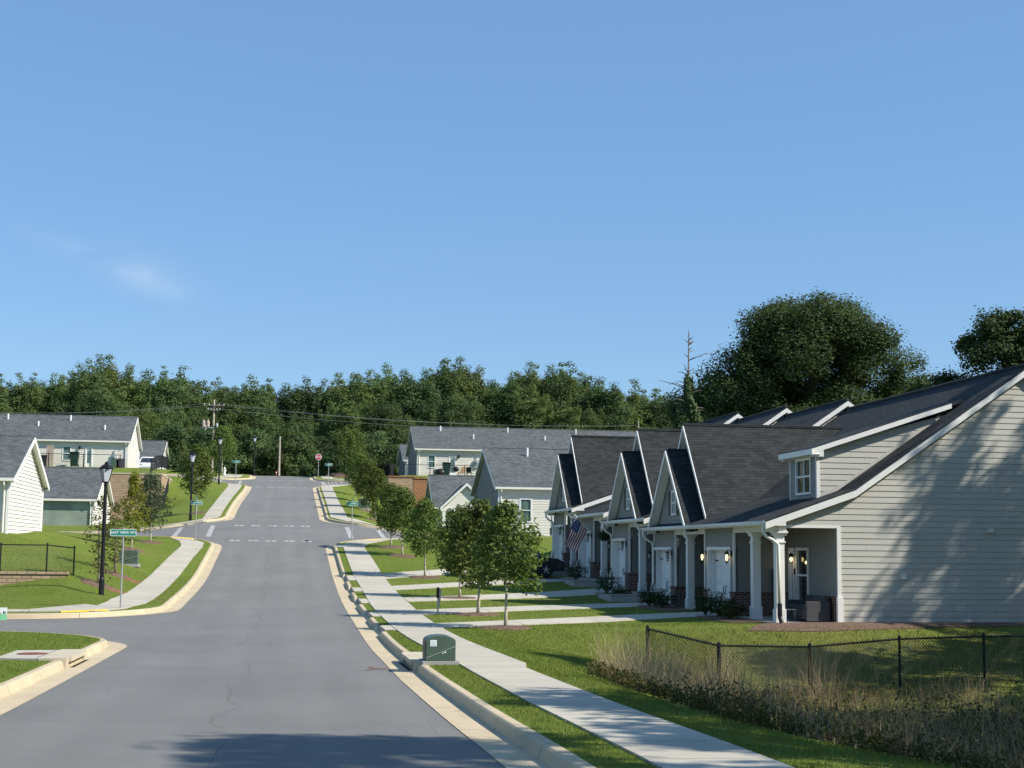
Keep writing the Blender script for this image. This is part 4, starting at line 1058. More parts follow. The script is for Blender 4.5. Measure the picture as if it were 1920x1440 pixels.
# ------------------------------------------------------------------ retaining walls
t = thing('retaining_wall', 'tall tan block retaining wall in three tiers below the left terrace', 'retaining wall', (-20, 128, 3.5))
m = MB(); m.box(-50,-10.35,127.96,128.3,3,8.34); m.box(-50,-10.3,127.80,127.958,3,6.55); m.box(-50,-10.25,127.62,127.798,3,4.95); m.box(-10.348,-10.0,127.96,147,5.5,8.34)
m.build('block_face', BLOCK, t)
m = MB(); m.box(-50,-9.96,127.92,128.34,8.342,8.46); m.box(-10.36,-9.96,128.342,147,8.342,8.46); m.build('cap', CONC_T, t)
t = thing('retaining_wall', 'orange stained block retaining wall behind the portico house on the right', 'retaining wall', (12, 142, 4))
m = MB(); m.box(10.1,12.5,142,142.3,3.5,9.22); m.box(10.1,10.4,142.301,158,6,9.22); m.build('block_face', BLOCK, t)
m = MB(); m.box(12.501,45,141.97,142.3,3.5,9.08); m.build('stained_face', BLOCK2, t)
m = MB(); m.box(10.05,12.55,141.92,142.34,9.222,9.32); m.box(12.551,45,141.9,142.34,9.082,9.18); m.box(10.05,10.44,142.341,158,9.222,9.32); m.build('cap', BLOCK2, t)
t = thing('retaining_wall', 'low tan block wall under the black chain link fence on the left lawn', 'retaining wall', (-14, 59.3, .4))
m = MB(); m.box(-40,-8.1,59.22,59.55,-.2,1.16); m.build('block_face', BLOCK, t)
m = MB(); m.box(-40,-8.0,59.18,59.6,1.162,1.25); m.build('cap', BLOCK, t)
for i, (Y, z0, z1, lab) in enumerate(((58.25,.1,.56,'low grey concrete step wall between the second and third townhouse'),(65.75,.4,.97,'low grey concrete step wall under the flag townhouse'),(73.15,.85,1.4,'low grey concrete step wall before the farthest townhouse'))):
    m = MB(); m.box(13.1,14.55,Y,Y+.2,z0-.2,z1-.05); m.box(13.1,13.3,Y+.2,Y+2.4,z0-.1,z1-.05); m.box(13.06,14.55,Y-.03,Y+.23,z1-.049,z1+.0)
    tag(m.build('step_wall', CONC, bevel=.01), lab, 'step wall', 'step walls along the townhouses')

# ------------------------------------------------------------------ trees and plants
RNG = np.random.default_rng(11)
def leaves_mesh(name, cen, nrm, ln, wd, mat):
    """many small diamond leaves, folded a little along their rib"""
    n = len(cen); a = RNG.normal(size=(n,3)); nrm = nrm/np.linalg.norm(nrm, axis=1, keepdims=True)
    u = np.cross(nrm, a); u /= np.linalg.norm(u, axis=1, keepdims=True); w = np.cross(nrm, u)
    L_ = (ln*RNG.uniform(.65,1.25,n))[:,None]; W_ = (wd*RNG.uniform(.7,1.2,n))[:,None]
    fold = nrm*W_*.25
    v = np.stack([cen-u*L_*.5, cen+w*W_*.5+fold, cen+u*L_*.5, cen-w*W_*.5+fold], 1).reshape(-1,3)
    f = np.arange(n*4).reshape(n,4)
    f = np.stack([f[:,[0,1,2]], f[:,[0,2,3]]], 1).reshape(-1,3)
    return np_mesh(name, v, f, mat)
def np_mesh(name, v, f, mat):
    me = bpy.data.meshes.new(name); k = f.shape[1]
    me.vertices.add(len(v)); me.vertices.foreach_set('co', np.ascontiguousarray(v, dtype=np.float32).ravel())
    me.loops.add(f.size); me.loops.foreach_set('vertex_index', np.ascontiguousarray(f, dtype=np.int32).ravel())
    me.polygons.add(len(f)); me.polygons.foreach_set('loop_start', np.arange(0, f.size, k, dtype=np.int32))
    me.update(calc_edges=True); me.materials.append(mat); return me
def make_tree(name, label, cat, height, crown0, env, ncl, clr, nleaf, leaf, mat, bark, trunk_r, group=None, lean=.0, jitter=.25, flat=.8, seed=0, inner=.35, limbs=14, droop=None, taper=.6, soft=.6, leaders=0, lumps=0, lr=1.5):
    """trunk + limbs + a crown of leaf clusters; env(t) = crown radius at height fraction t of the crown"""
    g = np.random.default_rng(seed); t = thing(name, label, cat, (0,0,-200), group); ORG[t] = (0,0,0)
    cl = []
    if leaders:          # several pointed tops, each a narrow cone of clusters
        ld = []
        for i in range(leaders):
            a = i*2.4+g.uniform(-.4,.4); q = (0 if i == 0 else env(.4)*g.uniform(.35,.75)); ld.append((q*math.cos(a), q*math.sin(a), height*(1-.03*i*g.uniform(.4,1.4)-.04*(q > 0)), env(.35)*g.uniform(.5,.75)))
        for i in range(leaders*15):
            x0, y0, hl, wl = ld[i % leaders]; tt = (i//leaders+g.uniform(0,1))/15; rad = wl*max(.04, (1-tt)**.8); a = g.uniform(0, 6.283); q = rad*g.uniform(.2, 1)
            zb_ = crown0+(height-crown0)*.42; z = zb_+(hl-zb_)*tt; cl.append((x0+q*math.cos(a), y0+q*math.sin(a), z-.1, clr*g.uniform(.7,1.2)*(1-.6*tt)))
        height = crown0+(height-crown0)*.86
    if lumps:            # billows on a dome, each billow made of small clusters
        for i in range(lumps):
            tt = ((i+.5)/lumps)**.8; R_ = env(tt)*.78; a = i*2.399+g.uniform(-.4,.4); q = R_*g.uniform(.25,1)**.6; z = crown0+(height-crown0)*tt*.93; rl = lr*g.uniform(.7,1.25)
            for k in range(ncl//lumps):
                d = g.normal(size=3); d /= np.linalg.norm(d); d[2] = abs(d[2])*.9-.15; cl.append((q*math.cos(a)+d[0]*rl, q*math.sin(a)+d[1]*rl, z+d[2]*rl*.9, clr*g.uniform(.6,1.3)))
    for i in range(0 if lumps else ncl):
        tt = ((i+.5)/ncl)**.86; tt = min(.97, max(.0, tt+g.uniform(-.05,.05)))
        z = crown0+(height-crown0)*tt; rad = env(tt)*(1+g.uniform(-jitter,jitter))
        a = i*2.399+g.uniform(-.5,.5); q = rad*(inner+(1-inner)*g.uniform(0,1)**.6)
        s = clr*g.uniform(.65,1.3)*(taper+(1-taper)*env(tt)/max(env(x/10) for x in range(11)))
        cl.append((q*math.cos(a), q*math.sin(a), z-s*.3, s))
    cen = []; nrm = []
    per = max(6, nleaf//len(cl)); sm = sum(c[3]**1.6 for c in cl)/len(cl)
    for (x, y, z, s) in cl:
        n = int(per*g.uniform(.7,1.3)*(s**1.6/sm if leaders else 1))+3; d = g.normal(size=(n,3)); d /= np.linalg.norm(d, axis=1, keepdims=True)
        r_ = s*(.3+.7*g.uniform(0,1,(n,1))**.55)*(1+.28*np.abs(g.normal(size=(n,1)))*soft)
        lump = 1+.25*np.sin(d[:,:1]*7+x*3)*np.cos(d[:,1:2]*6+z*2)
        p = np.array([x,y,z])+d*r_*lump*np.array([1,1,flat])
        if droop: q_ = math.hypot(x,y)+.01; p = p+g.uniform(-1,1,(n,1))*droop[0]*np.array([x/q_, y/q_, -droop[1]])
        cen.append(p)
        nrm.append(d*.7+np.array([0,0,.55])+g.normal(size=(n,3))*.45)
    cen = np.concatenate(cen); nrm = np.concatenate(nrm)
    me = leaves_mesh('crown', cen, nrm, leaf, leaf*.62, mat); link('crown', me, t)
    m = MB(); pts = []; lx, ly = lean*g.uniform(-1,1), lean*g.uniform(-1,1)
    ht = crown0+(height-crown0)*.82
    for k in range(8):
        f = k/7; pts.append((lx*f+.03*trunk_r*math.sin(k*2.), ly*f, ht*f-.08))
    m.tube(pts, [trunk_r*(1.25 if k == 0 else 1-.85*(k/7)) for k in range(8)], 8)
    for i in g.permutation(len(cl))[:limbs]:
        x, y, z, s = cl[i]; z0 = max(crown0*.9, z-.45*math.hypot(x,y)-.1); f = min(.98, z0/ht)
        m.tube([(lx*f, ly*f, z0), (x*.5+lx*f*.5, y*.5, (z0*.55+z*.45)), (x, y, z)], [trunk_r*.42*(1-f*.6), trunk_r*.25*(1-f*.5), trunk_r*.06], 5, cap=False)
    m.build('trunk', bark, t, smooth=True, whole=True)
    return t
def move(t, loc, rot=0, sc_=1):
    t.location = loc; t.rotation_euler = (0,0,rot); t.scale = (sc_,)*3 if not isinstance(sc_, tuple) else sc_; ORG[t] = tuple(loc); return t
LEAF_ST = leaf_mat('street tree leaves', (.09,.135,.03), (.15,.195,.05), .34, 1.6)
LEAF_YEL = leaf_mat('yellow green leaves', (.19,.23,.03), (.28,.29,.045), .35, 1.6)
LEAF_SIL = leaf_mat('silvery leaves', (.055,.08,.04), (.10,.12,.07), .25, 1.6)
LEAF_FOR = leaf_mat('forest leaves', (.100,.160,.062), (.160,.225,.085), .36, .25)
LEAF_FORD = leaf_mat('dark forest leaves', (.066,.115,.050), (.112,.165,.066), .34, .25)
LEAF_FORL = leaf_mat('light forest leaves', (.125,.18,.058), (.185,.24,.08), .36, .25)
LEAF_OAK = leaf_mat('oak leaves', (.050,.082,.034), (.088,.128,.050), .28, .35)
LEAF_DRY = leaf_mat('browning leaves', (.12,.11,.03), (.10,.125,.035), .3, 2.)
LEAF_BUSH = leaf_mat('shrub leaves', (.03,.055,.02), (.05,.085,.025), .2, 3.)

egg = lambda w: (lambda t: w*math.sin(math.pi*min(1, .12+.88*t)**.8)**.7 if t < .98 else w*.1)
oval = lambda w: (lambda t: w*max(.08, math.sin(math.pi*(.08+.88*t)))**.75)
cone = lambda w: (lambda t: w*max(.06, (1-t)**.8*min(1, t*5+.35)))
domed = lambda w: (lambda t: w*max(.1, (1-t**2.6))**.6*min(1, .55+t*1.6))
ST = [make_tree('young_street_tree', 'x', 'tree', 3.6, 1.3, egg(.9), 36, .40, 3900, .14, LEAF_ST, BARKPALE, .055, 'young street trees', .1, .25, .95, seed=s) for s in (1, 2, 3)]
ST_Y = make_tree('young_street_tree', 'x', 'tree', 3.6, .9, cone(.95), 30, .36, 2400, .15, LEAF_YEL, BARKPALE, .05, 'young street trees', .08, .3, .9, seed=5)
ST_S = make_tree('young_street_tree', 'x', 'tree', 3.6, 1.0, oval(.72), 30, .38, 2600, .14, LEAF_SIL, BARKPALE, .05, 'young street trees', .08, .3, .95, seed=6)
ST_D = make_tree('young_street_tree', 'x', 'tree', 3.2, .5, oval(.5), 20, .3, 520, .13, LEAF_DRY, BARK, .045, 'young street trees', .15, .5, 1.0, seed=8)
G_ST = 'young street trees'
used = set()
def plant(proto, x, y, s, rot, label):
    loc = (x, y, L(x, y))
    if id(proto) not in used:
        used.add(id(proto)); move(proto, loc, rot, s); proto['label'] = label; return proto
    return copy_tree(proto, loc, rot, s, label)
plant(ST[0], 6.41, 42.15, (1.0,1.0,.98), .3, 'young round headed tree in mulch nearest the camera on the right lawn')
plant(ST[1], 6.48, 48.65, (1.12,1.12,1.02), 1.9, 'broad young tree on the right lawn, second from the nearest one')
plant(ST[2], 7.1, 58.85, (1.0,1.0,1.0), 4., 'young tree with crown tangled behind the second lawn tree')
plant(ST[0], 6.83, 70.4, 1.02, 2.2, 'slim young tree standing alone mid row on the right lawn')
plant(ST[1], 6.53, 80.0, 1.0, 5.1, 'light crowned young tree beside the cross street on the right')
plant(ST[2], 6.2, 84.1, .98, .9, 'dark young tree at the cross street corner on the right')
plant(ST[0], 6.48, 103, 1.0, 3.3, 'young tree just past the cross street on the right lawn')
plant(ST[2], 6.42, 111.65, 1.05, 1.1, 'young tree beside the grey green box on the right slope')
plant(ST[1], 6.5, 122, 1.1, 2.9, 'young tree high on the right slope below the terrace corner')
plant(ST[0], 6.6, 134, 1.1, 4.4, 'topmost young tree on the right slope before the far corner')
plant(ST_D, -6.88, 59.45, 1.05, .4, 'sparse browning sapling behind the near left street lamp')
plant(ST_D, -6.89, 65.3, (1.2,1.2,.95), 2.4, 'leggy browning sapling beside the green box on the left lawn')
plant(ST_Y, -7.48, 78.15, (.85,.85,1.1), 1.2, 'yellow green pyramid shaped young tree before the tan wall')
plant(ST_S, -7.07, 84.15, (1.05,1.05,1.05), 2.2, 'silvery oval young tree before the right end of the tan wall')
plant(ST[1], -5.78, 104.75, (1.3,1.3,1.28), .2, 'full young tree by the second street lamp on the left slope')
plant(ST[2], -6.6, 167.5, (1.5,1.5,1.45), 1.5, 'young tree behind the white hydrant')
plant(ST[0], 7.0, 165.5, (1.25,1.25,1.5), 5.6, 'twin young tree on the mulch mound at the far right corner, left one')
plant(ST[1], 7.9, 166.5, (1.3,1.3,1.45), 2.7, 'twin young tree on the mulch mound at the far right corner, right one')

FOR = []
def ftree(h, c0, env, ncl, clr, nl, leaf, mat, seed, **k): return make_tree('forest_tree', 'x', 'tree', h, c0, env, ncl, clr, nl, leaf, mat, BARK, .24, 'trees of the wood behind the houses', .5, .3, .85, seed=seed, limbs=16, soft=.9, leaders=4+seed % 4, **k)
FOR = [ftree(17, 2.5, egg(3.5), 95, 1.05, 23000, .27, LEAF_FOR, 21), ftree(17, 2, egg(3.6), 90, 1.05, 23000, .27, LEAF_FOR, 22), ftree(17, 3, domed(3.5), 90, 1.1, 23000, .27, LEAF_FORD, 23),
       ftree(17, 1.5, egg(3.1), 90, 1.0, 22000, .26, LEAF_FORL, 24), ftree(17, 2, egg(2.9), 85, .95, 22000, .27, LEAF_FOR, 25), ftree(17, 2.5, oval(3.6), 95, 1.05, 24000, .27, LEAF_FORL, 26)]
UND = [make_tree('understorey_tree', 'x', 'tree', 6, .1, domed(2.6), 34, 1.1, 6000, .30, LEAF_FORD, BARK, .1, 'dark understorey at the edge of the wood', .3, .35, .85, seed=31),
       make_tree('understorey_tree', 'x', 'tree', 6, .1, oval(2.2), 30, 1.0, 5500, .30, LEAF_FOR, BARK, .1, 'dark understorey at the edge of the wood', .3, .35, .85, seed=32)]
PROFILE = [(-60,712),(0,712),(100,712),(135,706),(150,692),(190,668),(212,684),(235,705),(260,702),(290,700),(320,692),(342,702),(370,735),(400,722),(420,718),(445,740),(470,714),(487,713),(505,726),(528,750),(557,716),(577,710),(600,722),(640,710),(670,704),(690,710),(712,690),(740,688),(762,705),(792,700),(830,678),(860,682),(880,700),(905,712),(926,736),(940,744),(960,705),(985,684),(1010,694),(1050,687),(1082,700),(1105,722),(1130,718),(1160,745),(1190,726),(1225,738),(1270,738),(1310,745),(1400,740),(1500,735),(1600,740),(1760,735)]
def region(px):
    for lim, s in ((120,'over the left end of the long left roof'),(262,'over the right end of the long left roof'),(372,'left of the tall utility pole'),(460,'just around the tall utility pole'),(560,'behind the bare pole'),(680,'behind the stop sign'),(790,'left of the long right roof'),(930,'over the left half of the long right roof'),(1100,'over the middle of the long right roof'),(1300,'left of the dead bare tree')):
        if px < lim: return s
    return 'behind the townhouse roofs'
fr = random.Random(5); used_f = set()
def wood(px, Y, ytop, k, row, what):
    X = AT(px, 800, Y)[0]; zt = AT(px, ytop, Y)[1]; zg = L(max(-60,min(60,X)), min(Y,239)); h = max(4, zt-zg)
    p = FOR[k % 6]; s = h/17.0*1.06; w = s*fr.uniform(1.15,1.5)
    lab = {'a': 'tall tree in the wood ', 'b': 'tree deeper in the wood ', 'c': 'mid height tree at the wood edge '}[row]+region(px)
    args = ((X, Y, zg-.1), fr.uniform(0,6.28), (w,w,s))
    if id(p) not in used_f: used_f.add(id(p)); move(p, *args); p['label'] = lab
    else: copy_tree(p, *args, label=lab)
px = -70; k = 0
while px < 1330:
    yt = float(np.interp(px, [p[0] for p in PROFILE], [p[1] for p in PROFILE]))
    wood(px, fr.uniform(206,216), yt+fr.uniform(-3,5), fr.randrange(6), 'a', ''); px += fr.uniform(26,40); k += 1
for i in range(34):
    px = -60+i*41+fr.uniform(-12,12); yt = float(np.interp(px, [p[0] for p in PROFILE], [p[1] for p in PROFILE]))
    wood(px, fr.uniform(222,236), yt+fr.uniform(4,20), fr.randrange(6), 'b', '')
for i in range(40):
    px = -60+i*34+fr.uniform(-10,10); yt = float(np.interp(px, [p[0] for p in PROFILE], [p[1] for p in PROFILE]))
    wood(px, fr.uniform(199,205), yt+fr.uniform(38,80), fr.randrange(6), 'c', '')
for i in range(11):   # beyond the townhouse roofs
    px = 1310+i*45; wood(px, fr.uniform(150,175), 742+fr.uniform(-10,14), fr.randrange(6), 'a', '')
uu = set()
for i in range(64):
    px = 250+i*17+fr.uniform(-6,6); Y = fr.uniform(190,198) if px > 300 else fr.uniform(198,202); X = AT(px, 880, Y)[0]; p = UND[i % 2]; zg = L(max(-60,min(60,X)), Y)
    s = fr.uniform(.55,1.15) if px < 720 else fr.uniform(.5,.8); lab = 'low tree fronting the wood '+region(px); a = ((X, Y, zg-.15), fr.uniform(0,6.28), (s*1.1,s*1.1,s))
    if id(p) not in uu: uu.add(id(p)); move(p, *a); p['label'] = lab
    else: copy_tree(p, *a, label=lab)
# the great oak behind the row and the tree at the right edge
oak = make_tree('oak_tree', 'great spreading dark oak rising behind the townhouse roofs', 'tree', 16.6, 3.0, lambda t: 7.9*max(.12, math.sin(math.pi*(.16+.80*t)))**.62, 588, .95, 170000, .21, LEAF_OAK, BARK, .55, None, .6, .22, .85, seed=41, lumps=49, lr=2.1, limbs=44)
X = AT(1512, 800, 125)[0]; move(oak, (X, 125, 3.4), .8, (1.42,1.42,1.25))
X = AT(1700, 800, 130)[0]
oak2 = make_tree('oak_tree', 'smaller dark oak crowding the right shoulder of the great oak', 'tree', 11.5, 1.0, oval(3.4), 110, .75, 42000, .21, LEAF_OAK, BARK, .3, None, .4, .1, .85, seed=42, limbs=20, lumps=11, lr=1.4); move(oak2, (X, 130, 3.4), 0, (1.5,1.5,1.3))
X = AT(1330, 800, 133)[0]
oak3 = copy_tree(oak2, (X, 133, 3.4), 2.1, (1.25,1.25,1.32), 'slim dark tree crowding the left shoulder of the great oak')
rt_ = make_tree('hardwood_tree', 'large dark tree cut by the right edge above the nearest roof', 'tree', 14.5, 2.5, domed(5.6), 160, .8, 70000, .21, LEAF_OAK, BARK, .4, None, .5, .25, .85, seed=43, limbs=26, lumps=16, lr=1.7)
X = AT(1905, 800, 78)[0]; move(rt_, (X, 78, 1.4), 0, (1.1,1.1,.99))
# dead tree with ivy round its foot
X = AT(1288, 700, 112)[0]; zg = 2.6
t = thing('dead_tree', 'bare dead conifer with ivy clad foot left of the great oak', 'tree', (X, 112, zg)); m = MB(); g_ = random.Random(4)
ztop = AT(1288, 618, 112)[1]; hh = ztop-zg
m.tube([(X,112,zg-.2),(X+.1,112,zg+hh*.5),(X+.15,112,ztop)], [.28,.16,.02], 8)
for i in range(46):
    f = g_.uniform(.5,.985); a = g_.uniform(0,6.28); l = (1-f)*2.6+.35
    if i % 13 == 0: l = 2.1
    z = zg+hh*f; bx, by = X+.12*f, 112
    m.tube([(bx,by,z),(bx+math.cos(a)*l*.6,by+math.sin(a)*l*.6,z+.25*l),(bx+math.cos(a)*l,by+math.sin(a)*l,z+.22*l+.1)], [.045,.028,.008], 4, cap=False)
m.tube([(X+.1,112,zg+hh*.72),(X-.9,112.1,zg+hh*.745),(X-2.3,112.2,zg+hh*.765)], [.06,.045,.015], 5, cap=False)
m.build('trunk', M('grey dead wood', (.22,.19,.17), .9, .2, 8), t, whole=True)
n = 8000; d = RNG.normal(size=(n,3)); d /= np.linalg.norm(d, axis=1, keepdims=True); zz = RNG.uniform(0,1,(n,1))**1.25; lp = 1+.55*np.sin(zz*23+d[:,:1]*4)
p = np.concatenate([X+d[:,:1]*(2.3-2.1*zz)*lp+.1, 112+d[:,1:2]*(2.1-1.9*zz)*lp, zg+.2+zz*hh*.76+RNG.normal(size=(n,1))*.2], 1)
link('ivy', leaves_mesh('ivy', p-np.array(ORG[t]), d+np.array([0,0,.4]), .3, .22, LEAF_FORD), t)
# small conifer beside the far fence on the left
con = make_tree('small_conifer', 'small yellow green conifer beside the far end of the black fence', 'tree', 3.4, .2, cone(1.0), 40, .35, 2600, .16, LEAF_FORL, BARK, .06, None, .05, .2, .8, seed=51)
X = AT(341, 880, 170)[0]; move(con, (X, 170, 10.55), 0, 1.1)
# trees that stand to the right of the road outside the view and shade the wall and the pavement
SHADERS = [(16.5,7.9,1.15),(18,13.5,1.0),(22.5,17.5,1.1),(24,23.5,1.2),(28,20,1.0),(28.5,31,1.0),(32,33,.9),(29,13,1.2),(34,26,1.0)]
lab = 'tall hardwood beyond the right edge, shading the road and ditch'
SH = make_tree('shade_tree', lab, 'tree', 15, 3.0, domed(4.4), 60, .8, 6800, .33, LEAF_OAK, BARK, .3, 'hardwoods along the ditch to the right', .6, .4, .85, seed=61, limbs=24)
for i, (x, y, s) in enumerate(SHADERS):
    a_ = ((x, y, L(x, y)), i*1.7+1, s)
    if i == 0: move(SH, *a_)
    else: copy_tree(SH, *a_, label=lab)
lab = 'tall drooping tree beyond the right edge, dappling the siding wall'
SD = make_tree('drooping_tree', lab, 'tree', 24, 5.0, lambda t: 8.0*max(.06, (1-t)), 62, .42, 10500, .30, LEAF_OAK, BARK, .35, 'tall drooping trees to the right', .3, .3, .8, seed=63, limbs=30, droop=(1.9, 1.7))
for i, (x, y, s) in enumerate([(39.4,36.2,1.0),(33.2,36.5,.72)]):
    a_ = ((x, y, 0), i*2.1, s)
    if i == 0: move(SD, *a_)
    else: copy_tree(SD, *a_, label=lab)

# shrubs along the facade
def shrub(label, x, y, w, h, mat=LEAF_BUSH, n=1300, leaf=.08):
    z = L(x, y); t = thing('shrub', label, 'shrub', (x, y, z), 'shrubs along the townhouse fronts')
    d = RNG.normal(size=(n,3)); d /= np.linalg.norm(d, axis=1, keepdims=True); r_ = .4+.6*RNG.uniform(0,1,(n,1))**.5
    p = d*r_*np.array([w/2,w/2,h/2])*(1+.3*np.sin(d*9))+np.array([0,0,h*.52]); p[:,2] = np.maximum(p[:,2], .03)
    link('foliage', leaves_mesh('foliage', p, d+np.array([0,0,.5]), leaf, leaf*.5, mat), t)
    m = MB()
    for k in range(6): m.tube([(x,y,z-.05),(x+w*.3*math.cos(k*1.05),y+w*.3*math.sin(k*1.05),z+h*.75)], [.018,.006], 4, cap=False)
    m.build('stem', BARK, t, whole=True)
for a in [('low spreading yew shrub in front of the second porch column', 14.0, 45.3, .95, .6, leaf_mat('yew', (.05,.065,.015), (.08,.09,.02), .2, 3.)),
          ('upright dark shrub left of the near garage door', 14.0, 48.0, .85, .85), ('dark shrub right of the near garage door', 14.15, 46.9, .8, .75),
          ('round dark shrub at the second garage door', 13.9, 55.2, 1.0, .75), ('round dark shrub between the second garage and its porch column', 14.0, 53.6, .95, .65),
          ('dark bush beside the third garage door', 13.9, 62.6, 1.15, 1.0), ('dark bush under the striped flag', 14.0, 69.9, 1.1, .9), ('low shrub before the third porch column', 13.95, 60.2, .8, .5)]: shrub(*a)
# mulch: rings under the trees and beds along the facade
def mulch(x, y, rx, ry, h=.07, mat=MULCH, seed=0):
    rnd = random.Random(seed+int(x*10)); m = MB(); n = 22; ring = []
    for k in range(n):
        q = rnd.uniform(.86,1.12); a = 2*math.pi*k/n; ring.append((x+rx*q*math.cos(a), y+ry*q*math.sin(a)))
    P = lambda p, f, o: (x+(p[0]-x)*f, y+(p[1]-y)*f, L(x+(p[0]-x)*f, y+(p[1]-y)*f)+o)
    for k in range(n):
        a, b = ring[k], ring[(k+1) % n]
        m.face([P(a,1,-.03),P(b,1,-.03),P(b,.8,h*.6),P(a,.8,h*.6)]); m.face([P(a,.8,h*.6),P(b,.8,h*.6),P(b,.35,h),P(a,.35,h)]); m.face([P(a,.35,h),P(b,.35,h),(x,y,L(x,y)+h)])
    m.build('mulch_ring', mat, kind='stuff')
for x, y in ((6.41,42.15),(6.48,48.65),(7.1,58.85),(6.83,70.4),(6.53,80.),(6.2,84.1),(6.48,103),(6.42,111.65)): mulch(x, y, .85, .8)
for x, y in ((-6.88,59.45),(-6.89,65.3),(-7.48,78.15),(-7.07,84.15),(-5.78,104.75)): mulch(x, y, .75, .8)
mulch(-6.2, 59.2, .5, .5, .05, REDCLAY); mulch(-6.15, 65.0, .5, .5, .05, REDCLAY); mulch(7.6, 166.2, 3., 2., .5)
def bed(pl_l, pl_r, mat, zo=.03): slab('mulch_bed', pl_l, pl_r, mat, zo=zo, thick=.05, kind='stuff')
bed([(13.35,43.2),(13.3,46.0),(13.5,47.3)], [(14.62,43.0),(14.62,46.0),(14.62,47.35)], MULCH)
bed([(13.3,51.0),(13.2,53),(13.4,55.2)], [(14.62,51.0),(14.62,53),(14.62,55.2)], MULCH)
bed([(13.3,58.6),(13.2,60),(13.4,62.7)], [(14.62,58.6),(14.62,60),(14.62,62.7)], MULCH)
bed([(13.3,66),(13.2,68),(13.4,70)], [(14.62,66),(14.62,68),(14.62,70)], MULCH)
bed([(13.4,41.7),(15.5,41.5),(19,41.9),(24,42.1)], [(14.4,42.9),(15.5,42.95),(19,42.95),(24,42.95)], MULCH)

# grass blades on the near lawns, and the rough growth in the ditch
def in_strip(x, y): 
    l = np.interp(y, [q[0] for q in EL], [q[1] for q in EL]); r_ = np.interp(y, [q[0] for q in ER], [q[1] for q in ER]); return (x > l-.01) & (x < r_+.01)
def grass(name, x, y, h, w, mat, lean=.5, hv=None):
    n = len(x); z = np.array([L(a, b) for a, b in zip(x, y)]); a = RNG.uniform(0,6.283,n); hh = h*RNG.uniform(.5,1.3,n) if hv is None else hv
    dx, dy = np.cos(a), np.sin(a); b = RNG.uniform(0,6.283,n); le = hh*lean*RNG.uniform(.2,1,n)
    p0 = np.stack([x-dx*w/2, y-dy*w/2, z-.01], 1); p1 = np.stack([x+dx*w/2, y+dy*w/2, z-.01], 1)
    p2 = np.stack([x+dx*w*.3+np.cos(b)*le*.4, y+dy*w*.3+np.sin(b)*le*.4, z+hh*.62], 1); p3 = np.stack([x-dx*w*.3+np.cos(b)*le*.4, y-dy*w*.3+np.sin(b)*le*.4, z+hh*.62], 1)
    p4 = np.stack([x+np.cos(b)*le, y+np.sin(b)*le, z+hh], 1)
    v = np.stack([p0,p1,p2,p3,p4], 1).reshape(-1,3); i = np.arange(n)*5
    f = np.concatenate([np.stack([i,i+1,i+2],1), np.stack([i,i+2,i+3],1), np.stack([i+3,i+2,i+4],1)])
    o = link(name, np_mesh(name, v, f, mat), kind='stuff'); return o
BLADE = leaf_mat('grass blades', (.165,.225,.036), (.215,.270,.052), .38, .8)
STRAW = leaf_mat('dry straw', (.33,.25,.15), (.47,.37,.235), .25, 2.)
STRAWD = leaf_mat('brown straw', (.16,.11,.07), (.24,.17,.10), .15, 2.)
WEED = leaf_mat('rough weeds', (.048,.064,.018), (.085,.09,.028), .25, 1.5)
WEEDB = leaf_mat('brown weeds', (.075,.048,.022), (.12,.078,.036), .2, 1.5)
def pave_free(x, y):
    ok = ~in_strip(x, y)
    for (a, b), (c, d) in zip(APRONS, GDOOR):
        f = np.clip((x-4.6)/(14.8-4.6), 0, 1); lo = np.where(x < 4.6, a, a+.9+(c-.1-a-.9)*f); hi = np.where(x < 4.6, b, b+.9+(d+.1-b-.9)*f); ok &= ~((y > lo) & (y < hi))
    return ok
def scat(n, x0, x1, y0, y1): return RNG.uniform(x0,x1,n), RNG.uniform(y0,y1,n)
def xr_(y): return np.interp(y, [14,26,35,44,58,67,85], [2.2,2.14,2.2,2.32,2.43,2.52,2.55])+.64
x, y = scat(70000, 2.7, 9, 11.5, 27); ok = pave_free(x, y) & (x > xr_(y)) & ~((x > 2.5) & (x < 4) & (y > 28.3) & (y < 31)) & (x < 5.35+.0+np.clip((18-y)*.3, 0, 2)); grass('grass_blades', x[ok], y[ok], .036, .007, BLADE)
x, y = scat(70000, 2.7, 14.5, 27, 44); ok = pave_free(x, y) & (x > xr_(y)) & ~((x < 4.3) & (y > 28.2) & (y < 31.2)); grass('grass_blades', x[ok], y[ok], .038, .011, BLADE)
x, y = scat(26000, 2.7, 14, 44, 80); ok = pave_free(x, y) & (x > xr_(y)); grass('grass_blades', x[ok], y[ok], .04, .013, BLADE)
x, y = scat(80000, -11.5, -4.2, 18, 40.3); ok = np.array([in_poly(a, b, LAWNPOLY['A']) for a, b in zip(x, y)]) & ~((x > -5.7) & (y > 29.1) & (y < 32.1)); grass('grass_blades', x[ok], y[ok], .038, .009, BLADE)
x, y = scat(22000, -13, -3.9, 49, 70); ok = np.array([in_poly(a, b, LAWNPOLY['B']) for a, b in zip(x, y)]) & ~((x < np.interp(y, [t_[0] for t_ in BR], [t_[1] for t_ in BR])) & (x > np.interp(y, [t_[0] for t_ in BL], [t_[1] for t_ in BL]))) & ~(y < 53.5); grass('grass_blades', x[ok], y[ok], .04, .012, BLADE)
def weed_edge(y): return np.interp(y, [11,13.4,14.5,16.2,17.4,19.2,21.7,25.7,28,31,36], [7.9,6.9,6.35,5.85,5.6,5.45,5.36,5.4,5.9,7.0,8.8])
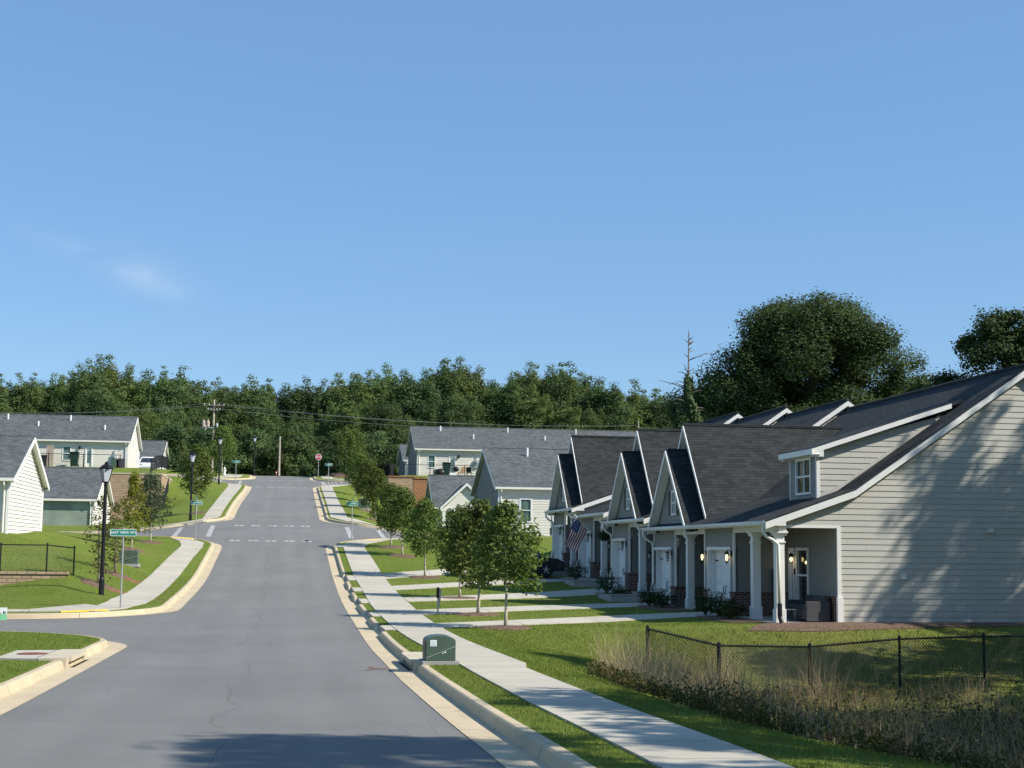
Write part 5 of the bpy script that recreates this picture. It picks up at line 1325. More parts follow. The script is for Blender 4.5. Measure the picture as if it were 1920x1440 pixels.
# low leafy weeds along the near edge of the ditch
x, y = scat(5200, 5.3, 9.5, 12, 28.5); e = weed_edge(y); ok = (x > e) & (x < e+RNG.uniform(.1,1.5,len(x))); ok &= (np.sin(x*2.3+y*1.7)+np.sin(y*2.9-x)+RNG.normal(size=len(x))*.6 > -.5); x, y = x[ok], y[ok]
_CL = [(RNG.uniform(5.5,17), RNG.uniform(11,37), RNG.uniform(.35,1.1), RNG.uniform(.25,1.0)) for _ in range(90)]
def clump(x, y):
    v = np.full(len(x), .45)
    for cx, cy, r_, k in _CL: v = np.maximum(v, .45+1.15*k*np.exp(-((x-cx)**2+(y-cy)**2)/r_**2))
    return v
def leafy(name, x, y, h, mat, per=9, leaf=.11):
    z = np.array([L(a, b) for a, b in zip(x, y)]); hh = h*RNG.uniform(.5,1.3,len(x))*(clump(x, y)+.25); P = []; N = []
    for k in range(per):
        f = (k+.5)/per; P.append(np.stack([x+RNG.normal(size=len(x))*.06, y+RNG.normal(size=len(x))*.06, z+hh*f], 1)); N.append(RNG.normal(size=(len(x),3))+np.array([0,0,.5]))
    link(name, leaves_mesh(name, np.concatenate(P), np.concatenate(N), leaf, leaf*.45, mat), kind='stuff')
q = RNG.uniform(0,1,len(x)); leafy('weeds', x[q < .6], y[q < .6], .30, WEED, 14, .07); leafy('weeds', x[q >= .6], y[q >= .6], .33, WEEDB, 14, .06)
x, y = scat(26000, 5.3, 17, 11, 35); e = weed_edge(y); ok = (x > e+.5) & (RNG.uniform(0,1,len(x)) < .8); x, y = x[ok], y[ok]
n_ = np.sin(x*1.7+y*.9)+np.sin(y*1.3-x*.6); q = n_+RNG.normal(size=len(x))*.5
sel = q > -.2; grass('dry_grass', x[sel], y[sel], .7, .010, STRAW, .9, .85*RNG.uniform(.5,1.3,sel.sum())*clump(x[sel], y[sel])); sel = q <= -.2; grass('dry_grass', x[sel], y[sel], .6, .011, STRAWD, .9, .65*RNG.uniform(.5,1.3,sel.sum())*clump(x[sel], y[sel]))
x, y = scat(12000, 5.9, 12, 24, 37); e = weed_edge(y); ok = (x > e) & (x < e+2.6) & (np.sin(x*2.1+y*1.1)+RNG.normal(size=len(x))*.5 > -.2); grass('dry_grass', x[ok], y[ok], .95, .009, STRAW, .75, 1.15*RNG.uniform(.5,1.25,ok.sum())*(clump(x[ok], y[ok])*.75+.2))
x, y = scat(1300, 6.2, 17, 12, 33); e = weed_edge(y); ok = x > e+1.0; leafy('weeds', x[ok], y[ok], .42, WEEDB, 14, .065)
x, y = scat(260, 10, 17, 19, 31); leafy('weeds', x, y, .7, WEED, 20, .11)
x, y = scat(60, 9, 16, 17, 28); grass('dry_grass', x, y, 1.9, .016, STRAW, .35)
x, y = scat(14000, 9.5, 21, 34, 42); grass('dry_grass', x, y, .09, .014, leaf_mat('olive grass', (.12,.125,.03), (.17,.15,.05), .3, 1.), .8)

# ------------------------------------------------------------------ fences
def chain_fence(label, pts, hgt, cell, wire, rp=.03, base=None, posts=None, group=None):
    """pts = post positions (x, y); black chain link panels between them"""
    bz = base or (lambda x, y: L(x, y)); x, y = pts[0]
    t = thing('chain_link_fence', label, 'fence', (x, y, bz(x, y)), group)
    for i, (x, y) in enumerate(pts):
        z = bz(x, y); m = MB().tube([(x,y,z-.2),(x,y,z+hgt+.04)], rp*(1.45 if i in (0, 1) and posts else 1), 8); m.lathe((x,y,z+hgt+.03), [(rp*1.3,0),(rp*1.2,.04),(.01,.07)], 8)
        m.build('post', BLACK, t, whole=True)
    for (x0, y0), (x1, y1) in zip(pts, pts[1:]):
        a = Vector((x0,y0,bz(x0,y0)+hgt)); b = Vector((x1,y1,bz(x1,y1)+hgt)); MB().tube([a, b], rp*.7, 6).build('top_rail', BLACK, t)
        ln = math.dist((x0,y0),(x1,y1)); m = MB(); hh = hgt-.06; k = -int(hh/cell)
        lo0 = bz(x0,y0)+.04; lo1 = bz(x1,y1)+.04
        def P(s, h): f = s/ln; return Vector((x0+(x1-x0)*f, y0+(y1-y0)*f, (lo0*(1-f)+lo1*f)+h))
        s = -hh
        while s < ln:
            for sg in (1, -1):
                s0, s1 = (s, s+hh) if sg > 0 else (s+hh, s); h0, h1 = 0, hh
                if s0 > s1: s0, s1, h0, h1 = s1, s0, h1, h0
                if s0 < 0: h0 += (h1-h0)*(0-s0)/(s1-s0); s0 = 0
                if s1 > ln: h1 = h0+(h1-h0)*(ln-s0)/(s1-s0); s1 = ln
                if s1-s0 > .02: m.tube([P(s0,h0), P(s1,h1)], wire, 3, cap=False)
            s += cell
        for q in range(int(ln/cell)): m.tube([P((q+.5)*cell, hh), P((q+.5)*cell, hh+.09)], wire*1.3, 3)
        me = m.build('chain_mesh', BLACK, t, whole=True)
    return t
chain_fence('black chain link fence above the dry grass before the nearest townhouse', [(9.4,37.5),(10.72,35.6),(13.02,35.5),(15.4,35.6),(17.7,35.7),(20.0,35.8),(22.3,35.9)], 1.17, .085, .0055, .035, posts=True)
chain_fence('black chain link fence on the low tan wall at the left', [(-7.9,59.9),(-8.9,59.75),(-10.6,59.6),(-13.4,59.6),(-16.2,59.6)], 1.05, .14, .0042, .03, base=lambda x, y: 1.22 if x < -8.05 else L(x, y))
def picket(label, pts, hgt, bz, step=.16, r_=.008, rail=.022, pick=True):
    t = thing('metal_fence', label, 'fence', (*pts[0], bz(*pts[0])))
    for x, y in pts: MB().box(x-.035, x+.035, y-.035, y+.035, bz(x,y)-.2, bz(x,y)+hgt+.05).build('post', BLACK, t)
    for (x0, y0), (x1, y1) in zip(pts, pts[1:]):
        ln = math.dist((x0,y0),(x1,y1)); m = MB()
        for h in ((hgt, .12) if pick else (hgt,)): m.tube([(x0,y0,bz(x0,y0)+h),(x1,y1,bz(x1,y1)+h)], rail, 4)
        if pick:
            for i in range(1, int(ln/step)):
                f = i*step/ln; x, y = x0+(x1-x0)*f, y0+(y1-y0)*f; z = bz(x0,y0)*(1-f)+bz(x1,y1)*f; m.tube([(x,y,z+.1),(x,y,z+hgt)], r_, 3, cap=False)
        m.build('fence_panel', BLACK, t, whole=True)
    return t
picket('thin black fence along the edge of the left terrace lawn', [(-23.5,136.0),(-20.5,136.0),(-17.5,136.0),(-14.3,135.7)], 1.2, TL, pick=False)
picket('black picket fence along the return of the tall tan wall', [(-11.0,128.7),(-11.0,134),(-11.0,140),(-11.0,147)], 1.2, TL)
picket('short black fence running up the grass slope beside the tall tan wall', [(-9.7,112),(-9.6,118),(-9.5,124),(-9.6,130)], 1.2, lambda x, y: L(x, y))
picket('thin black fence along the edge of the right terrace', [(10.7,143.3),(14.2,143.2),(17.6,143.2),(21,143.2)], 1.2, TR, pick=False)
picket('black picket fence along the return of the right retaining wall', [(10.7,143.6),(10.7,150),(10.7,157)], 1.2, TR)

# ------------------------------------------------------------------ lamps, signs, boxes, poles
FROST = M('frosted lantern glass', (.42,.44,.47), .35, .05)
def street_lamp():
    t = thing('street_lamp', 'x', 'street lamp', (0,0,-150), 'black lantern street lamps'); ORG[t] = (0,0,0)
    m = MB().lathe((0,0,0), [(.10,-.1),(.10,.55),(.075,.6),(.072,2.6),(.062,3.78),(.075,3.8),(.075,3.86)], 14); m.build('pole', BLACK, t, whole=True)
    m = MB().lathe((0,0,3.86), [(.04,0),(.11,.05),(.115,.08),(.06,.085)], 12)
    for k in range(4):
        a = k*math.pi/2+.785; c, s = math.cos(a), math.sin(a); m.tube([(c*.13,s*.13,3.93),(c*.245,s*.245,4.38)], .014, 4)
    m.lathe((0,0,4.37), [(.27,0),(.28,.03),(.17,.13),(.08,.17),(.075,.23),(.02,.27)], 4); m.build('lantern_frame', BLACK, t, whole=True)
    m = MB(); b = [(math.cos(k*math.pi/2+.785), math.sin(k*math.pi/2+.785)) for k in range(4)]
    for k in range(4):
        p, q = b[k], b[(k+1) % 4]; m.face([(p[0]*.125,p[1]*.125,3.94),(q[0]*.125,q[1]*.125,3.94),(q[0]*.235,q[1]*.235,4.37),(p[0]*.235,p[1]*.235,4.37)])
    m.build('lantern_glass', FROST, t, whole=True); return t
lamp = street_lamp(); move(lamp, (-6.45, 56.65, L(-6.45,56.65)), .4, (1,1,1.06)); lamp['label'] = 'tall black lantern lamp post nearest on the left, before the low garage house'
copy_tree(lamp, (-5.85, 99.5, L(-5.85,99.5)-.1), .4, (1,1,1.0), 'black lantern lamp post on the left slope past the first cross street')
copy_tree(lamp, (-5.9, 143.5, L(-5.9,143.5)-.1), .4, (1,1,1.0), 'black lantern lamp post at the far left corner before the hydrant')
X = AT(477, 850, 176)[0]; copy_tree(lamp, (X, 176, 10.8), .4, (1,1,1.0), 'farthest thin black lamp post against the dark wood')
def text_mesh(name, s, size, mat, parent, loc, rot, depth=.002):
    cu = bpy.data.curves.new(name, 'FONT'); cu.body = s; cu.size = size; cu.align_x = 'CENTER'; cu.align_y = 'CENTER'; cu.extrude = depth; cu.offset = size*.012
    o = bpy.data.objects.new(name, cu); C.objects.link(o); dg = bpy.context.evaluated_depsgraph_get(); me = bpy.data.meshes.new_from_object(o.evaluated_get(dg))
    C.objects.unlink(o); bpy.data.objects.remove(o); me.materials.clear(); me.materials.append(mat)
    org = ORG[parent]; o = link(name, me, parent); o.location = (loc[0]-org[0], loc[1]-org[1], loc[2]-org[2]); o.rotation_euler = rot; return o
def street_sign(label, x, y, w, s1, s2=None, hgt=2.45, ang=0, dx=0):
    z = L(x, y); t = thing('street_sign', label, 'street sign', (x, y, z), 'street name signs')
    MB().tube([(x,y,z-.2),(x,y,z+hgt+.05)], .03, 8).build('pole', GALV, t)
    m = MB(); m.box(x-w/2+dx, x+w/2+dx, y-.045, y-.035, z+hgt-.18, z+hgt+.05); b = m.build('name_blade', SIGNGREEN, t)
    m = MB(); zt, zb_, xa, xb = z+hgt+.05, z+hgt-.18, x-w/2+dx, x+w/2+dx
    for q in ((xa,xb,zt-.014,zt),(xa,xb,zb_,zb_+.014),(xa,xa+.014,zb_,zt),(xb-.014,xb,zb_,zt)): m.box(q[0], q[1], y-.048, y-.0455, q[2], q[3])
    m.build('border', SIGNWHITE, b, whole=True)
    text_mesh('lettering', s1, .125, SIGNWHITE, b, (x+dx, y-.047, z+hgt-.065), (R(90),0,0))
    if s2:
        m = MB(); m.box(x-.005, x+.005, y-.5, y+.4, z+hgt+.09, z+hgt+.3); b2 = m.build('name_blade', SIGNGREEN, t)
        text_mesh('lettering', s2, .13, SIGNWHITE, b2, (x-.007, y-.05, z+hgt+.19), (R(90),0,R(-90)))
    MB().lathe((x,y,z+hgt+.05), [(.035,0),(.035,.05),(.01,.06)], 8).build('cap', GALV, t)
street_sign('green street name sign EAST VIEW on a grey pole at the near left corner', -5.23, 51.6, .86, 'EAST VIEW WY', None, 2.6)
street_sign('green street name sign on a pole in front of the second street lamp', -4.77, 86.35, .66, 'EAST VIEW', 'ST JAMES', 2.25)
street_sign('small green street name sign at the far left corner', -4.35, 143.4, .8, 'ST JAMES', 'EAST VIEW', 2.35)
street_sign('green street name sign on a pole at the right cross street corner', 4.13, 87.4, .68, 'ST JAMES', 'EAST VIEW', 2.25)
street_sign('small pale street name sign right of the stop sign', 4.45, 144.2, .75, 'ST JAMES', 'EAST VIEW', 2.2)
x, y = 3.95, 164.5; z = L(x, y); t = thing('stop_sign', 'red octagonal stop sign at the top of the road', 'stop sign', (x, y, z))
MB().tube([(x,y,z-.2),(x,y,z+2.5)], .035, 6).build('pole', GALV, t)
oct_ = lambda r_: [(x+r_*math.cos(R(22.5+45*k)), y-.06, z+2.2+r_*math.sin(R(22.5+45*k))) for k in range(8)]
MB().extrude(oct_(.36), (0,.02,0)).build('border', SIGNWHITE, t)
m = MB().extrude([(p[0],p[1]-.006,p[2]) for p in oct_(.32)], (0,.005,0)); b = m.build('face_plate', SIGNRED, t); text_mesh('lettering', 'STOP', .25, SIGNWHITE, b, (x, y-.069, z+2.2), (R(90),0,0))
# yard sign cut by the left edge
x, y = AT(-4, 1168, 40)[0], 40.0; z = L(x, y); t = thing('yard_sign', 'white and green yard sign on the grass at the left edge', 'yard sign', (x, y, z))
m = MB()
for dx in (-.2, .2): m.tube([(x+dx,y,z-.1),(x+dx,y,z+.5)], .006, 5)
m.build('stake', GALV, t); m = MB().box(x-.22, x+.22, y-.012, y-.006, z+.3, z+.62); p = m.build('panel', SIGNWHITE, t)
MB().box(x-.22, x+.22, y-.016, y-.0125, z+.3, z+.45).build('green_band', M('light green print', (.25,.62,.35), .5), p); text_mesh('lettering', 'L n', .14, BLACK, p, (x+.1, y-.016, z+.5), (R(90),0,0))
# green transformers
def transformer(label, x, y, w, d, h, dome=True, sticker=True):
    z = L(x, y)+.02; t = thing('utility_box', label, 'utility box', (x, y, z))
    m = MB(); m.box(x-w/2-.06, x+w/2+.06, y-.06, y+d+.06, z-.1, z+.05); m.build('pad', CONC, t)
    m = MB(); prof = [(x-w/2,y,z+.05),(x+w/2,y,z+.05),(x+w/2,y,z+h*.82)]
    if dome: prof += [(x+w/2*math.cos(R(a)), y, z+h*.80+h*.2*math.sin(R(a))) for a in range(15, 180, 15)]
    else: prof += [(x+w/2-.03,y,z+h),(x-w/2+.03,y,z+h)]
    prof += [(x-w/2,y,z+h*.82)]
    m.extrude(prof, (0,d,0)); b = m.build('cabinet', GREENBOX, t, bevel=.012)
    m = MB(); m.tube([(x-w/2+.01,y-.004,z+h*.2),(x+w/2-.005,y-.004,z+h*.62)], .008, 4); m.build('seam', GALV, b)
    m = MB(); m.box(x-w/2-.008, x-w/2-.001, y+d*.1, y+d*.9, z+.08, z+h*.76); m.build('side_shade', BLKPLASTIC, b)  # thin black sheet paints the shade of the box's left face
    if sticker:
        m = MB(); m.box(x-w*.36, x-w*.14, y-.006, y-.001, z+h*.62, z+h*.84); st = m.build('label_plate', SIGNWHITE, b)
        m = MB()
        for k in range(4): m.box(x-w*.34, x-w*.16, y-.009, y-.0065, z+h*(.65+.045*k), z+h*(.665+.045*k))
        m.build('print_lines', M('faded blue print', (.35,.5,.6), .6), st, whole=True)
        m = MB(); m.box(x+w*.05, x+w*.09, y-.006, y-.001, z+h*.36, z+h*.40); m.box(x+w*.12, x+w*.18, y-.006, y-.001, z+h*.39, z+h*.43); m.build('lock', SIGNWHITE, b, whole=True)
transformer('green dome topped utility box on the grass by the near pavement', 3.02, 27.85, .56, .62, .52)
transformer('dull green utility box on the left lawn behind the street sign', -6.95, 71.0, .86, .8, .68, False, False)
transformer('grey green utility box half hidden by trees on the right slope', 6.3, 113.9, .9, .8, .8, False, False)
x, y = 5.24, 49.45; z = L(x, y); t = thing('utility_pedestal', 'slim grey utility pedestal with black upper face by the right pavement', 'pedestal', (x, y, z))
m = MB(); m.tube([(x,y,z-.1),(x,y,z+.25)], .03, 6); m.extrude([(x-.02,y-.04,z+.2),(x+.05,y-.04,z+.2),(x+.10,y-.04,z+.55),(x+.10,y-.04,z+.80),(x-.02,y-.04,z+.84)], (0,.12,0)); m.build('body', GALV, t, whole=True, bevel=.008)
MB().box(x-.06, x+.035, y-.055, y-.041, z+.5, z+.86).build('face_panel', BLKPLASTIC, t)
# hydrant
x, y = -6.25, 165.5; z = L(x, y); t = thing('fire_hydrant', 'white fire hydrant on the far left corner', 'hydrant', (x, y, z))
MB().lathe((x,y,z), [(.17,-.1),(.17,.06),(.12,.08),(.12,.55),(.16,.57),(.16,.62),(.13,.7),(.05,.8),(.04,.86),(.01,.87)], 12).build('body', WHITE, t, smooth=True)
for sg in (-1, 1): MB().tube([(x+sg*.1,y,z+.45),(x+sg*.22,y,z+.45)], .06, 8).build('nozzle', WHITE, t)
MB().tube([(x,y-.1,z+.38),(x,y-.24,z+.38)], .08, 8).build('nozzle', WHITE, t)
x, y = AT(518, 885, 184)[0], 183.2; z = L(0, 183); t = thing('marker_post', 'short red marker post beside the bare wooden pole', 'marker post', (x, y, z)); MB().tube([(x,y,z-.1),(x,y,z+.75)], .09, 8).build('post', M('red marker', (.35,.06,.05), .6), t); MB().tube([(x,y,z+.5),(x,y,z+.6)], .1, 8).build('band', SIGNWHITE, t)
# utility poles and wires
def upole(label, px, y, ytop, arms=True, r_=.15):
    X, zt = AT(px, ytop, y); zb = L(max(-59,min(59,X)), min(y,239)); t = thing('utility_pole', label, 'utility pole', (X, y, zb))
    MB().tube([(X,y,zb-.3),(X,y,zt)], [r_,r_*.65], 10).build('pole', WOODPOLE, t)
    return t, X, zt
t, PX, PZ = upole('tall wooden utility pole with crossarms and transformers at the top left of the road', 402, 182, 749)
for dz, w in ((-.75,1.25),(-1.3,.75)): 
    MB().box(PX-w, PX+w, 181.75, 181.86, PZ+dz-.06, PZ+dz+.06).build('crossarm', BARK, t)
    for k in (-1, -.5, .5, 1): MB().lathe((PX+k*w*.93,181.8,PZ+dz+.06), [(.05,0),(.07,.08),(.04,.18)], 6).build('insulator', FROST, t)
for k in (-1.15, -.65): MB().lathe((PX+k,181.7,PZ-3.4), [(.14,0),(.19,.05),(.19,.7),(.14,.75),(.05,.8),(.04,.95)], 10).build('transformer_can', WOODPOLE, t)
MB().box(PX-1.5, PX+.1, 181.7, 181.8, PZ-3.5, PZ-3.4).build('rack_bar', GALV, t); MB().lathe((PX+.42,181.75,PZ-3.4), [(.1,0),(.14,.3),(.08,.5)], 8).build('transformer_can', FROST, t)
upole('shorter wooden pole left of the tall utility pole', 385.5, 190, 798)
t2, P2X, P2Z = upole('bare wooden pole standing at the crest of the road', 525, 185, 818)
t3, P3X, P3Z = upole('thin distant pole tip above the townhouse roofs', 1197, 184, 790, r_=.11)
def wire(label, a, b, sag, r_=.010):
    a, b = Vector(a), Vector(b); pts = []
    for i in range(13): f = i/12; p = a.lerp(b, f); p.z -= sag*4*f*(1-f); pts.append(p)
    tag(MB().tube(pts, r_, 4, cap=False).build('overhead_wire', BLACK if r_ > .012 else GALV, smooth=True), label, 'overhead wire', 'overhead wires before the wood')
WL = 'thin overhead wire strung across in front of the wood, right of the tall pole'; WL2 = 'thin overhead wire strung in front of the wood, left of the tall pole'
P3 = lambda dz: (P3X, 184, P3Z+dz)
for k, dz in ((-1.1,-.55),(1.1,-.55),(.6,-1.15)): wire(WL, (PX+k,181.8,PZ+dz), (P3X, 184, P3Z+dz*1.2+.1), .9)
for dz, rz in ((-3.9,-3.2),(-4.4,-3.9)): wire(WL, (PX,181.8,PZ+dz), (P3X, 184, P3Z+rz), .8, .013)
wire('low black cable from the tall pole to the bare pole at the crest', (PX,181.8,PZ-5.6), (P2X,185,P2Z-1.2), .5, .013)
wire('low black cable from the bare pole at the crest towards the right', (P2X,185,P2Z-1.0), (24,184,P2Z-1.6), .6, .013)
LX = AT(-60, 800, 184)[0]
for k, dz in ((-1.1,-.55),(1.1,-.55),(0,-3.9),(0,-4.4)): wire(WL2, (PX+k,181.8,PZ+dz), (LX,184,PZ+dz-1.4), .6, .010 if dz > -2 else .013)

# ------------------------------------------------------------------ cars
def car(label, paint, loc, rot, suv=True, group=None):
    """nose towards +x before rotation"""
    t = thing('parked_car', label, 'car', loc); ORG[t] = (0,0,0); t.rotation_euler = (0,0,rot)
    Ln, W, Hh = (2.3, .93, 1.68) if suv else (2.25, .9, 1.5)
    low = [(-Ln,.42),(-Ln+.04,.85),(-Ln+.1,1.02),(-1.0,1.06),(.6,1.02),(1.15,1.0),(1.95,.88),(Ln-.05,.72),(Ln,.5),(Ln-.06,.3),(-Ln+.1,.3)]
    top = [(-Ln+.12,1.02),(-Ln+.32,Hh-.2),(-Ln+.6,Hh-.03),(-.6,Hh),(.2,Hh-.06),(.5,Hh-.16),(1.2,1.0)] if suv else [(-1.75,.98),(-1.1,Hh-.12),(-.4,Hh),(.1,Hh-.02),(.45,Hh-.15),(1.2,.98)]
    m = MB(); ys = [(-W,.93),(-W+.06,1),(0,1.0),(W-.06,1),(W,.93)]
    rows = [[(x*(1 if abs(y) < W-.01 else .985), y, .3+(z-.3)*s) for x, z in low] for y, s in ys]
    for a, b in zip(rows, rows[1:]):
        for i in range(len(low)): j = (i+1) % len(low); m.face([a[i], b[i], b[j], a[j]][::-1])
    m.face(rows[0]); m.face(rows[-1][::-1]); body = m.build('body', paint, t, whole=True, bevel=.03)
    ins = lambda z: W-.05-(z-1.0)*.28
    def ring(dz, f=1): return [[(x, sg*ins(z)*f, z) for x, z in top] for sg in (-1, 1)]
    a, b = ring(0); m = MB()
    for i in range(len(top)-1): m.face([a[i], a[i+1], b[i+1], b[i]])
    m.face(a[::-1]); m.face(b); m.build('cabin_glass', CARGLASS, t, whole=True)
    m = MB(); rf = [i for i, p in enumerate(top) if p[1] > Hh-.22]
    for i, j in zip(rf, rf[1:]): m.extrude([(a[i][0],a[i][1]-.01,a[i][2]+.004),(a[j][0],a[j][1]-.01,a[j][2]+.004),(b[j][0],b[j][1]+.01,b[j][2]+.004),(b[i][0],b[i][1]+.01,b[i][2]+.004)], (0,0,.025))
    m.build('roof', paint, t, whole=True)
    for sg, q in ((-1, a), (1, b)):
        m = MB()
        for i in (0, len(top)-2): m.tube([(q[i][0],q[i][1]+sg*.008,q[i][2]),(q[i+1][0],q[i+1][1]+sg*.008,q[i+1][2])], .045, 5)
        for xx in (-1.1 if suv else -.6, .05): zt = Hh-.05; m.tube([(xx-.04,sg*(ins(1.03)+.008),1.0),(xx,sg*(ins(zt)+.008),zt)], .04, 5)
        m.build('pillar', paint, t)
    for xw in (-1.36, 1.36):
        for sg in (-1, 1):
            yc = sg*(W-.1); m = MB()
            prof = [(.20,-.11),(.345,-.11),(.36,-.06),(.36,.06),(.345,.11),(.2,.11)]; n = 24
            rg = [[(xw+r_*math.cos(2*math.pi*k/n), yc+o*1.0, .36+r_*math.sin(2*math.pi*k/n)) for k in range(n)] for r_, o in prof]
            for p, q in zip(rg, rg[1:]):
                for k in range(n): m.face([p[k], p[(k+1) % n], q[(k+1) % n], q[k]])
            w = m.build('wheel', RUBBER, t, whole=True); m = MB(); yo = yc+sg*.10
            for k in range(n):
                c0, s0, c1, s1 = math.cos(2*math.pi*k/n), math.sin(2*math.pi*k/n), math.cos(2*math.pi*(k+1)/n), math.sin(2*math.pi*(k+1)/n)
                m.face([(xw+.25*c0,yo,.36+.25*s0),(xw+.25*c1,yo,.36+.25*s1),(xw+.215*c1,yo,.36+.215*s1),(xw+.215*c0,yo,.36+.215*s0)])
            for k in range(5):
                for o in (-.11, .11):
                    an = 2*math.pi*k/5+.3+o; m.tube([(xw+.05*math.cos(an),yo-.005*sg,.36+.05*math.sin(an)),(xw+.22*math.cos(an),yo-.01*sg,.36+.22*math.sin(an))], .016, 5)
            m.lathe((xw,yo,.36), [(.05,-.03),(.05,.03)], 8); m.build('rim', RIM, w, whole=True)
            arch = MB(); pr = [(xw+.42*math.cos(R(an)), sg*(W+.004), .34+.42*math.sin(R(an))) for an in range(0, 181, 15)]; arch.extrude(pr, (0,-sg*.03,0)); arch.build('wheel_arch', BLKPLASTIC, t)
    for sg in (-1, 1):
        MB().box(Ln-.22, Ln-.03, sg*.62-.2, sg*.62+.2, .66, .8).build('headlight', FROST, t); MB().box(-Ln-.01, -Ln+.12, sg*.7-.16, sg*.7+.16, .78, 1.0).build('tail_light', SIGNRED, t)
        MB().blob((.75, sg*(W+.08), 1.06), (.09,.1,.07), 3).build('mirror', paint, t)
    MB().box(-Ln-.015, -Ln+.03, -.26, .26, .52, .66).build('number_plate', SIGNWHITE, t)
    ORG[t] = tuple(loc); return t
CARGLASS, _t, _b = newmat('car glass'); _b.inputs['Base Color'].default_value = (.025,.03,.035,1); _b.inputs['Roughness'].default_value = .04; _b.inputs['Specular IOR Level'].default_value = .8
RUBBER = M('tyre rubber', (.015,.015,.015), .8, .1); RIM = M('silver alloy', (.62,.62,.62), .3, .05, metal=.6)
CAR_BLK, _t, _b = newmat('black car paint'); _b.inputs['Base Color'].default_value = (.012,.013,.015,1); _b.inputs['Roughness'].default_value = .12; _b.inputs['Coat Weight'].default_value = .6
CAR_WHT, _t, _b = newmat('white car paint'); _b.inputs['Base Color'].default_value = (.78,.79,.8,1); _b.inputs['Roughness'].default_value = .2
c1 = car('black car with silver rims parked on the driveway behind the lawn trees', CAR_BLK, (11.35, 71.55, L(11.35,71.0)+.02), 0); c1.rotation_euler = (0, R(-1.5), 0)
X = AT(279, 880, 162)[0]; car('white car parked by the pale garage beyond the left terrace', CAR_WHT, (X, 162, TL(0,159)+.1), R(-90))

# ------------------------------------------------------------------ small things on porches and terraces
t = thing('porch_sofa', 'dark wicker sofa on the nearest porch', 'sofa', (15.9, 43.9, .18)); z = .18
x0, x1, y0, y1 = 15.75, 16.5, 43.2, 45.1
MB().box(x0,x1,y0+.12,y1-.12,z+.06,z+.36).build('seat_base', WICKER, t, bevel=.02)
for ya in (y0, y1-.12): MB().box(x0,x1,ya,ya+.12,z+.02,z+.62).build('arm', WICKER, t, bevel=.02)
MB().box(x1-.14,x1,y0+.121,y1-.121,z+.362,z+.78).build('backrest', WICKER, t, bevel=.02)
for k in range(2): MB().box(x0+.02,x1-.16,y0+.14+k*.8,y0+.9+k*.8,z+.365,z+.5).build('cushion', M('charcoal cushion', (.05,.052,.056), .9), t, bevel=.04)
t = thing('porch_table', 'small dark wicker side table between porch column and sofa', 'table', (15.35, 43.7, .18)); MB().box(15.1,15.55,43.5,43.95,z+.34,z+.38).build('table_top', WICKER, t, bevel=.01)
for xx in (15.13, 15.48):
    for yy in (43.53, 43.88): MB().box(xx,xx+.04,yy,yy+.04,z,z+.339).build('leg', WICKER, t)
x, y = 16.2, 47.22; t = thing('name_board', 'tall narrow dark board with white letters leaning in the porch corner', 'sign board', (x, y, .2))
b = MB().extrude([(x-.12,y,.22),(x+.12,y,.22),(x+.12,y+.07,1.75),(x-.12,y+.07,1.75)], (0,.025,0)).build('board', BLKPLASTIC, t)
for i, ch in enumerate('JOHNSON'): text_mesh('letter', ch, .2, GALV, b, (x, y-.006+.07*(1.42-.2*i)/1.53, 1.62-.2*i), (R(90),0,0))
# striped flag on a slanting pole
FY = 70.15; a = Vector((14.8, FY, 3.12)); b = Vector((13.95, FY-.05, 4.02)); t = thing('flag', 'striped flag with starred canton hanging from a slanting pole on the townhouse', 'flag', tuple(a))
MB().tube([a, b], .014, 6).build('pole', WHITE, t); MB().lathe(tuple(b), [(.005,-.03),(.03,0),(.005,.03)], 8).build('finial', RIM, t)
d = (a-b).normalized(); fl = [.12, 1.02]; drop = Vector((-.45, -.12, -.88)).normalized()
def FP(u, v):      # u along the pole from the tip, v away from the pole
    p = b+d*(fl[0]+(fl[1]-fl[0])*u)+drop*(1.42*v)*(1-.12*u); p += Vector((-.05, .07*math.sin(v*7+u*4)*min(1, v*2), .0)); return p+d*(.16*v*(1-u))
red = M('flag red', (.36,.035,.05), .8); wht = M('flag white', (.72,.7,.66), .8); blu = M('flag blue', (.02,.03,.10), .8)
N = 13; cloth = None
for nm, mat, test in (('stripes_red', red, lambda i: i % 2 == 0), ('stripes_white', wht, lambda i: i % 2 == 1)):
    m = MB()
    for i in range(N):
        if not test(i): continue
        for q in range(12):
            v0, v1 = q/12, (q+1)/12
            if i < 7 and v1 <= .42: continue
            m.face([FP(i/N, v0), FP((i+1)/N, v0), FP((i+1)/N, v1), FP(i/N, v1)])
    m.build(nm, mat, t, whole=True)
m = MB()
for i in range(7):
    for q in range(5): m.face([FP(i/N, q/12), FP((i+1)/N, q/12), FP((i+1)/N, (q+1)/12), FP(i/N, (q+1)/12)])
can = m.build('canton', blu, t, whole=True); m = MB()
for i in range(6):
    for q in range(5):
        p = FP((i+.6+.3*(q % 2))/N, (q+.5)/12.4); w = d*.022; h_ = drop*.022; o = Vector((0,-.006,0)); m.face([p-w+o, p+h_+o, p+w+o, p-h_+o]); m.face([p-w-o, p+h_-o, p+w-o, p-h_-o])
m.build('stars', wht, can, whole=True)
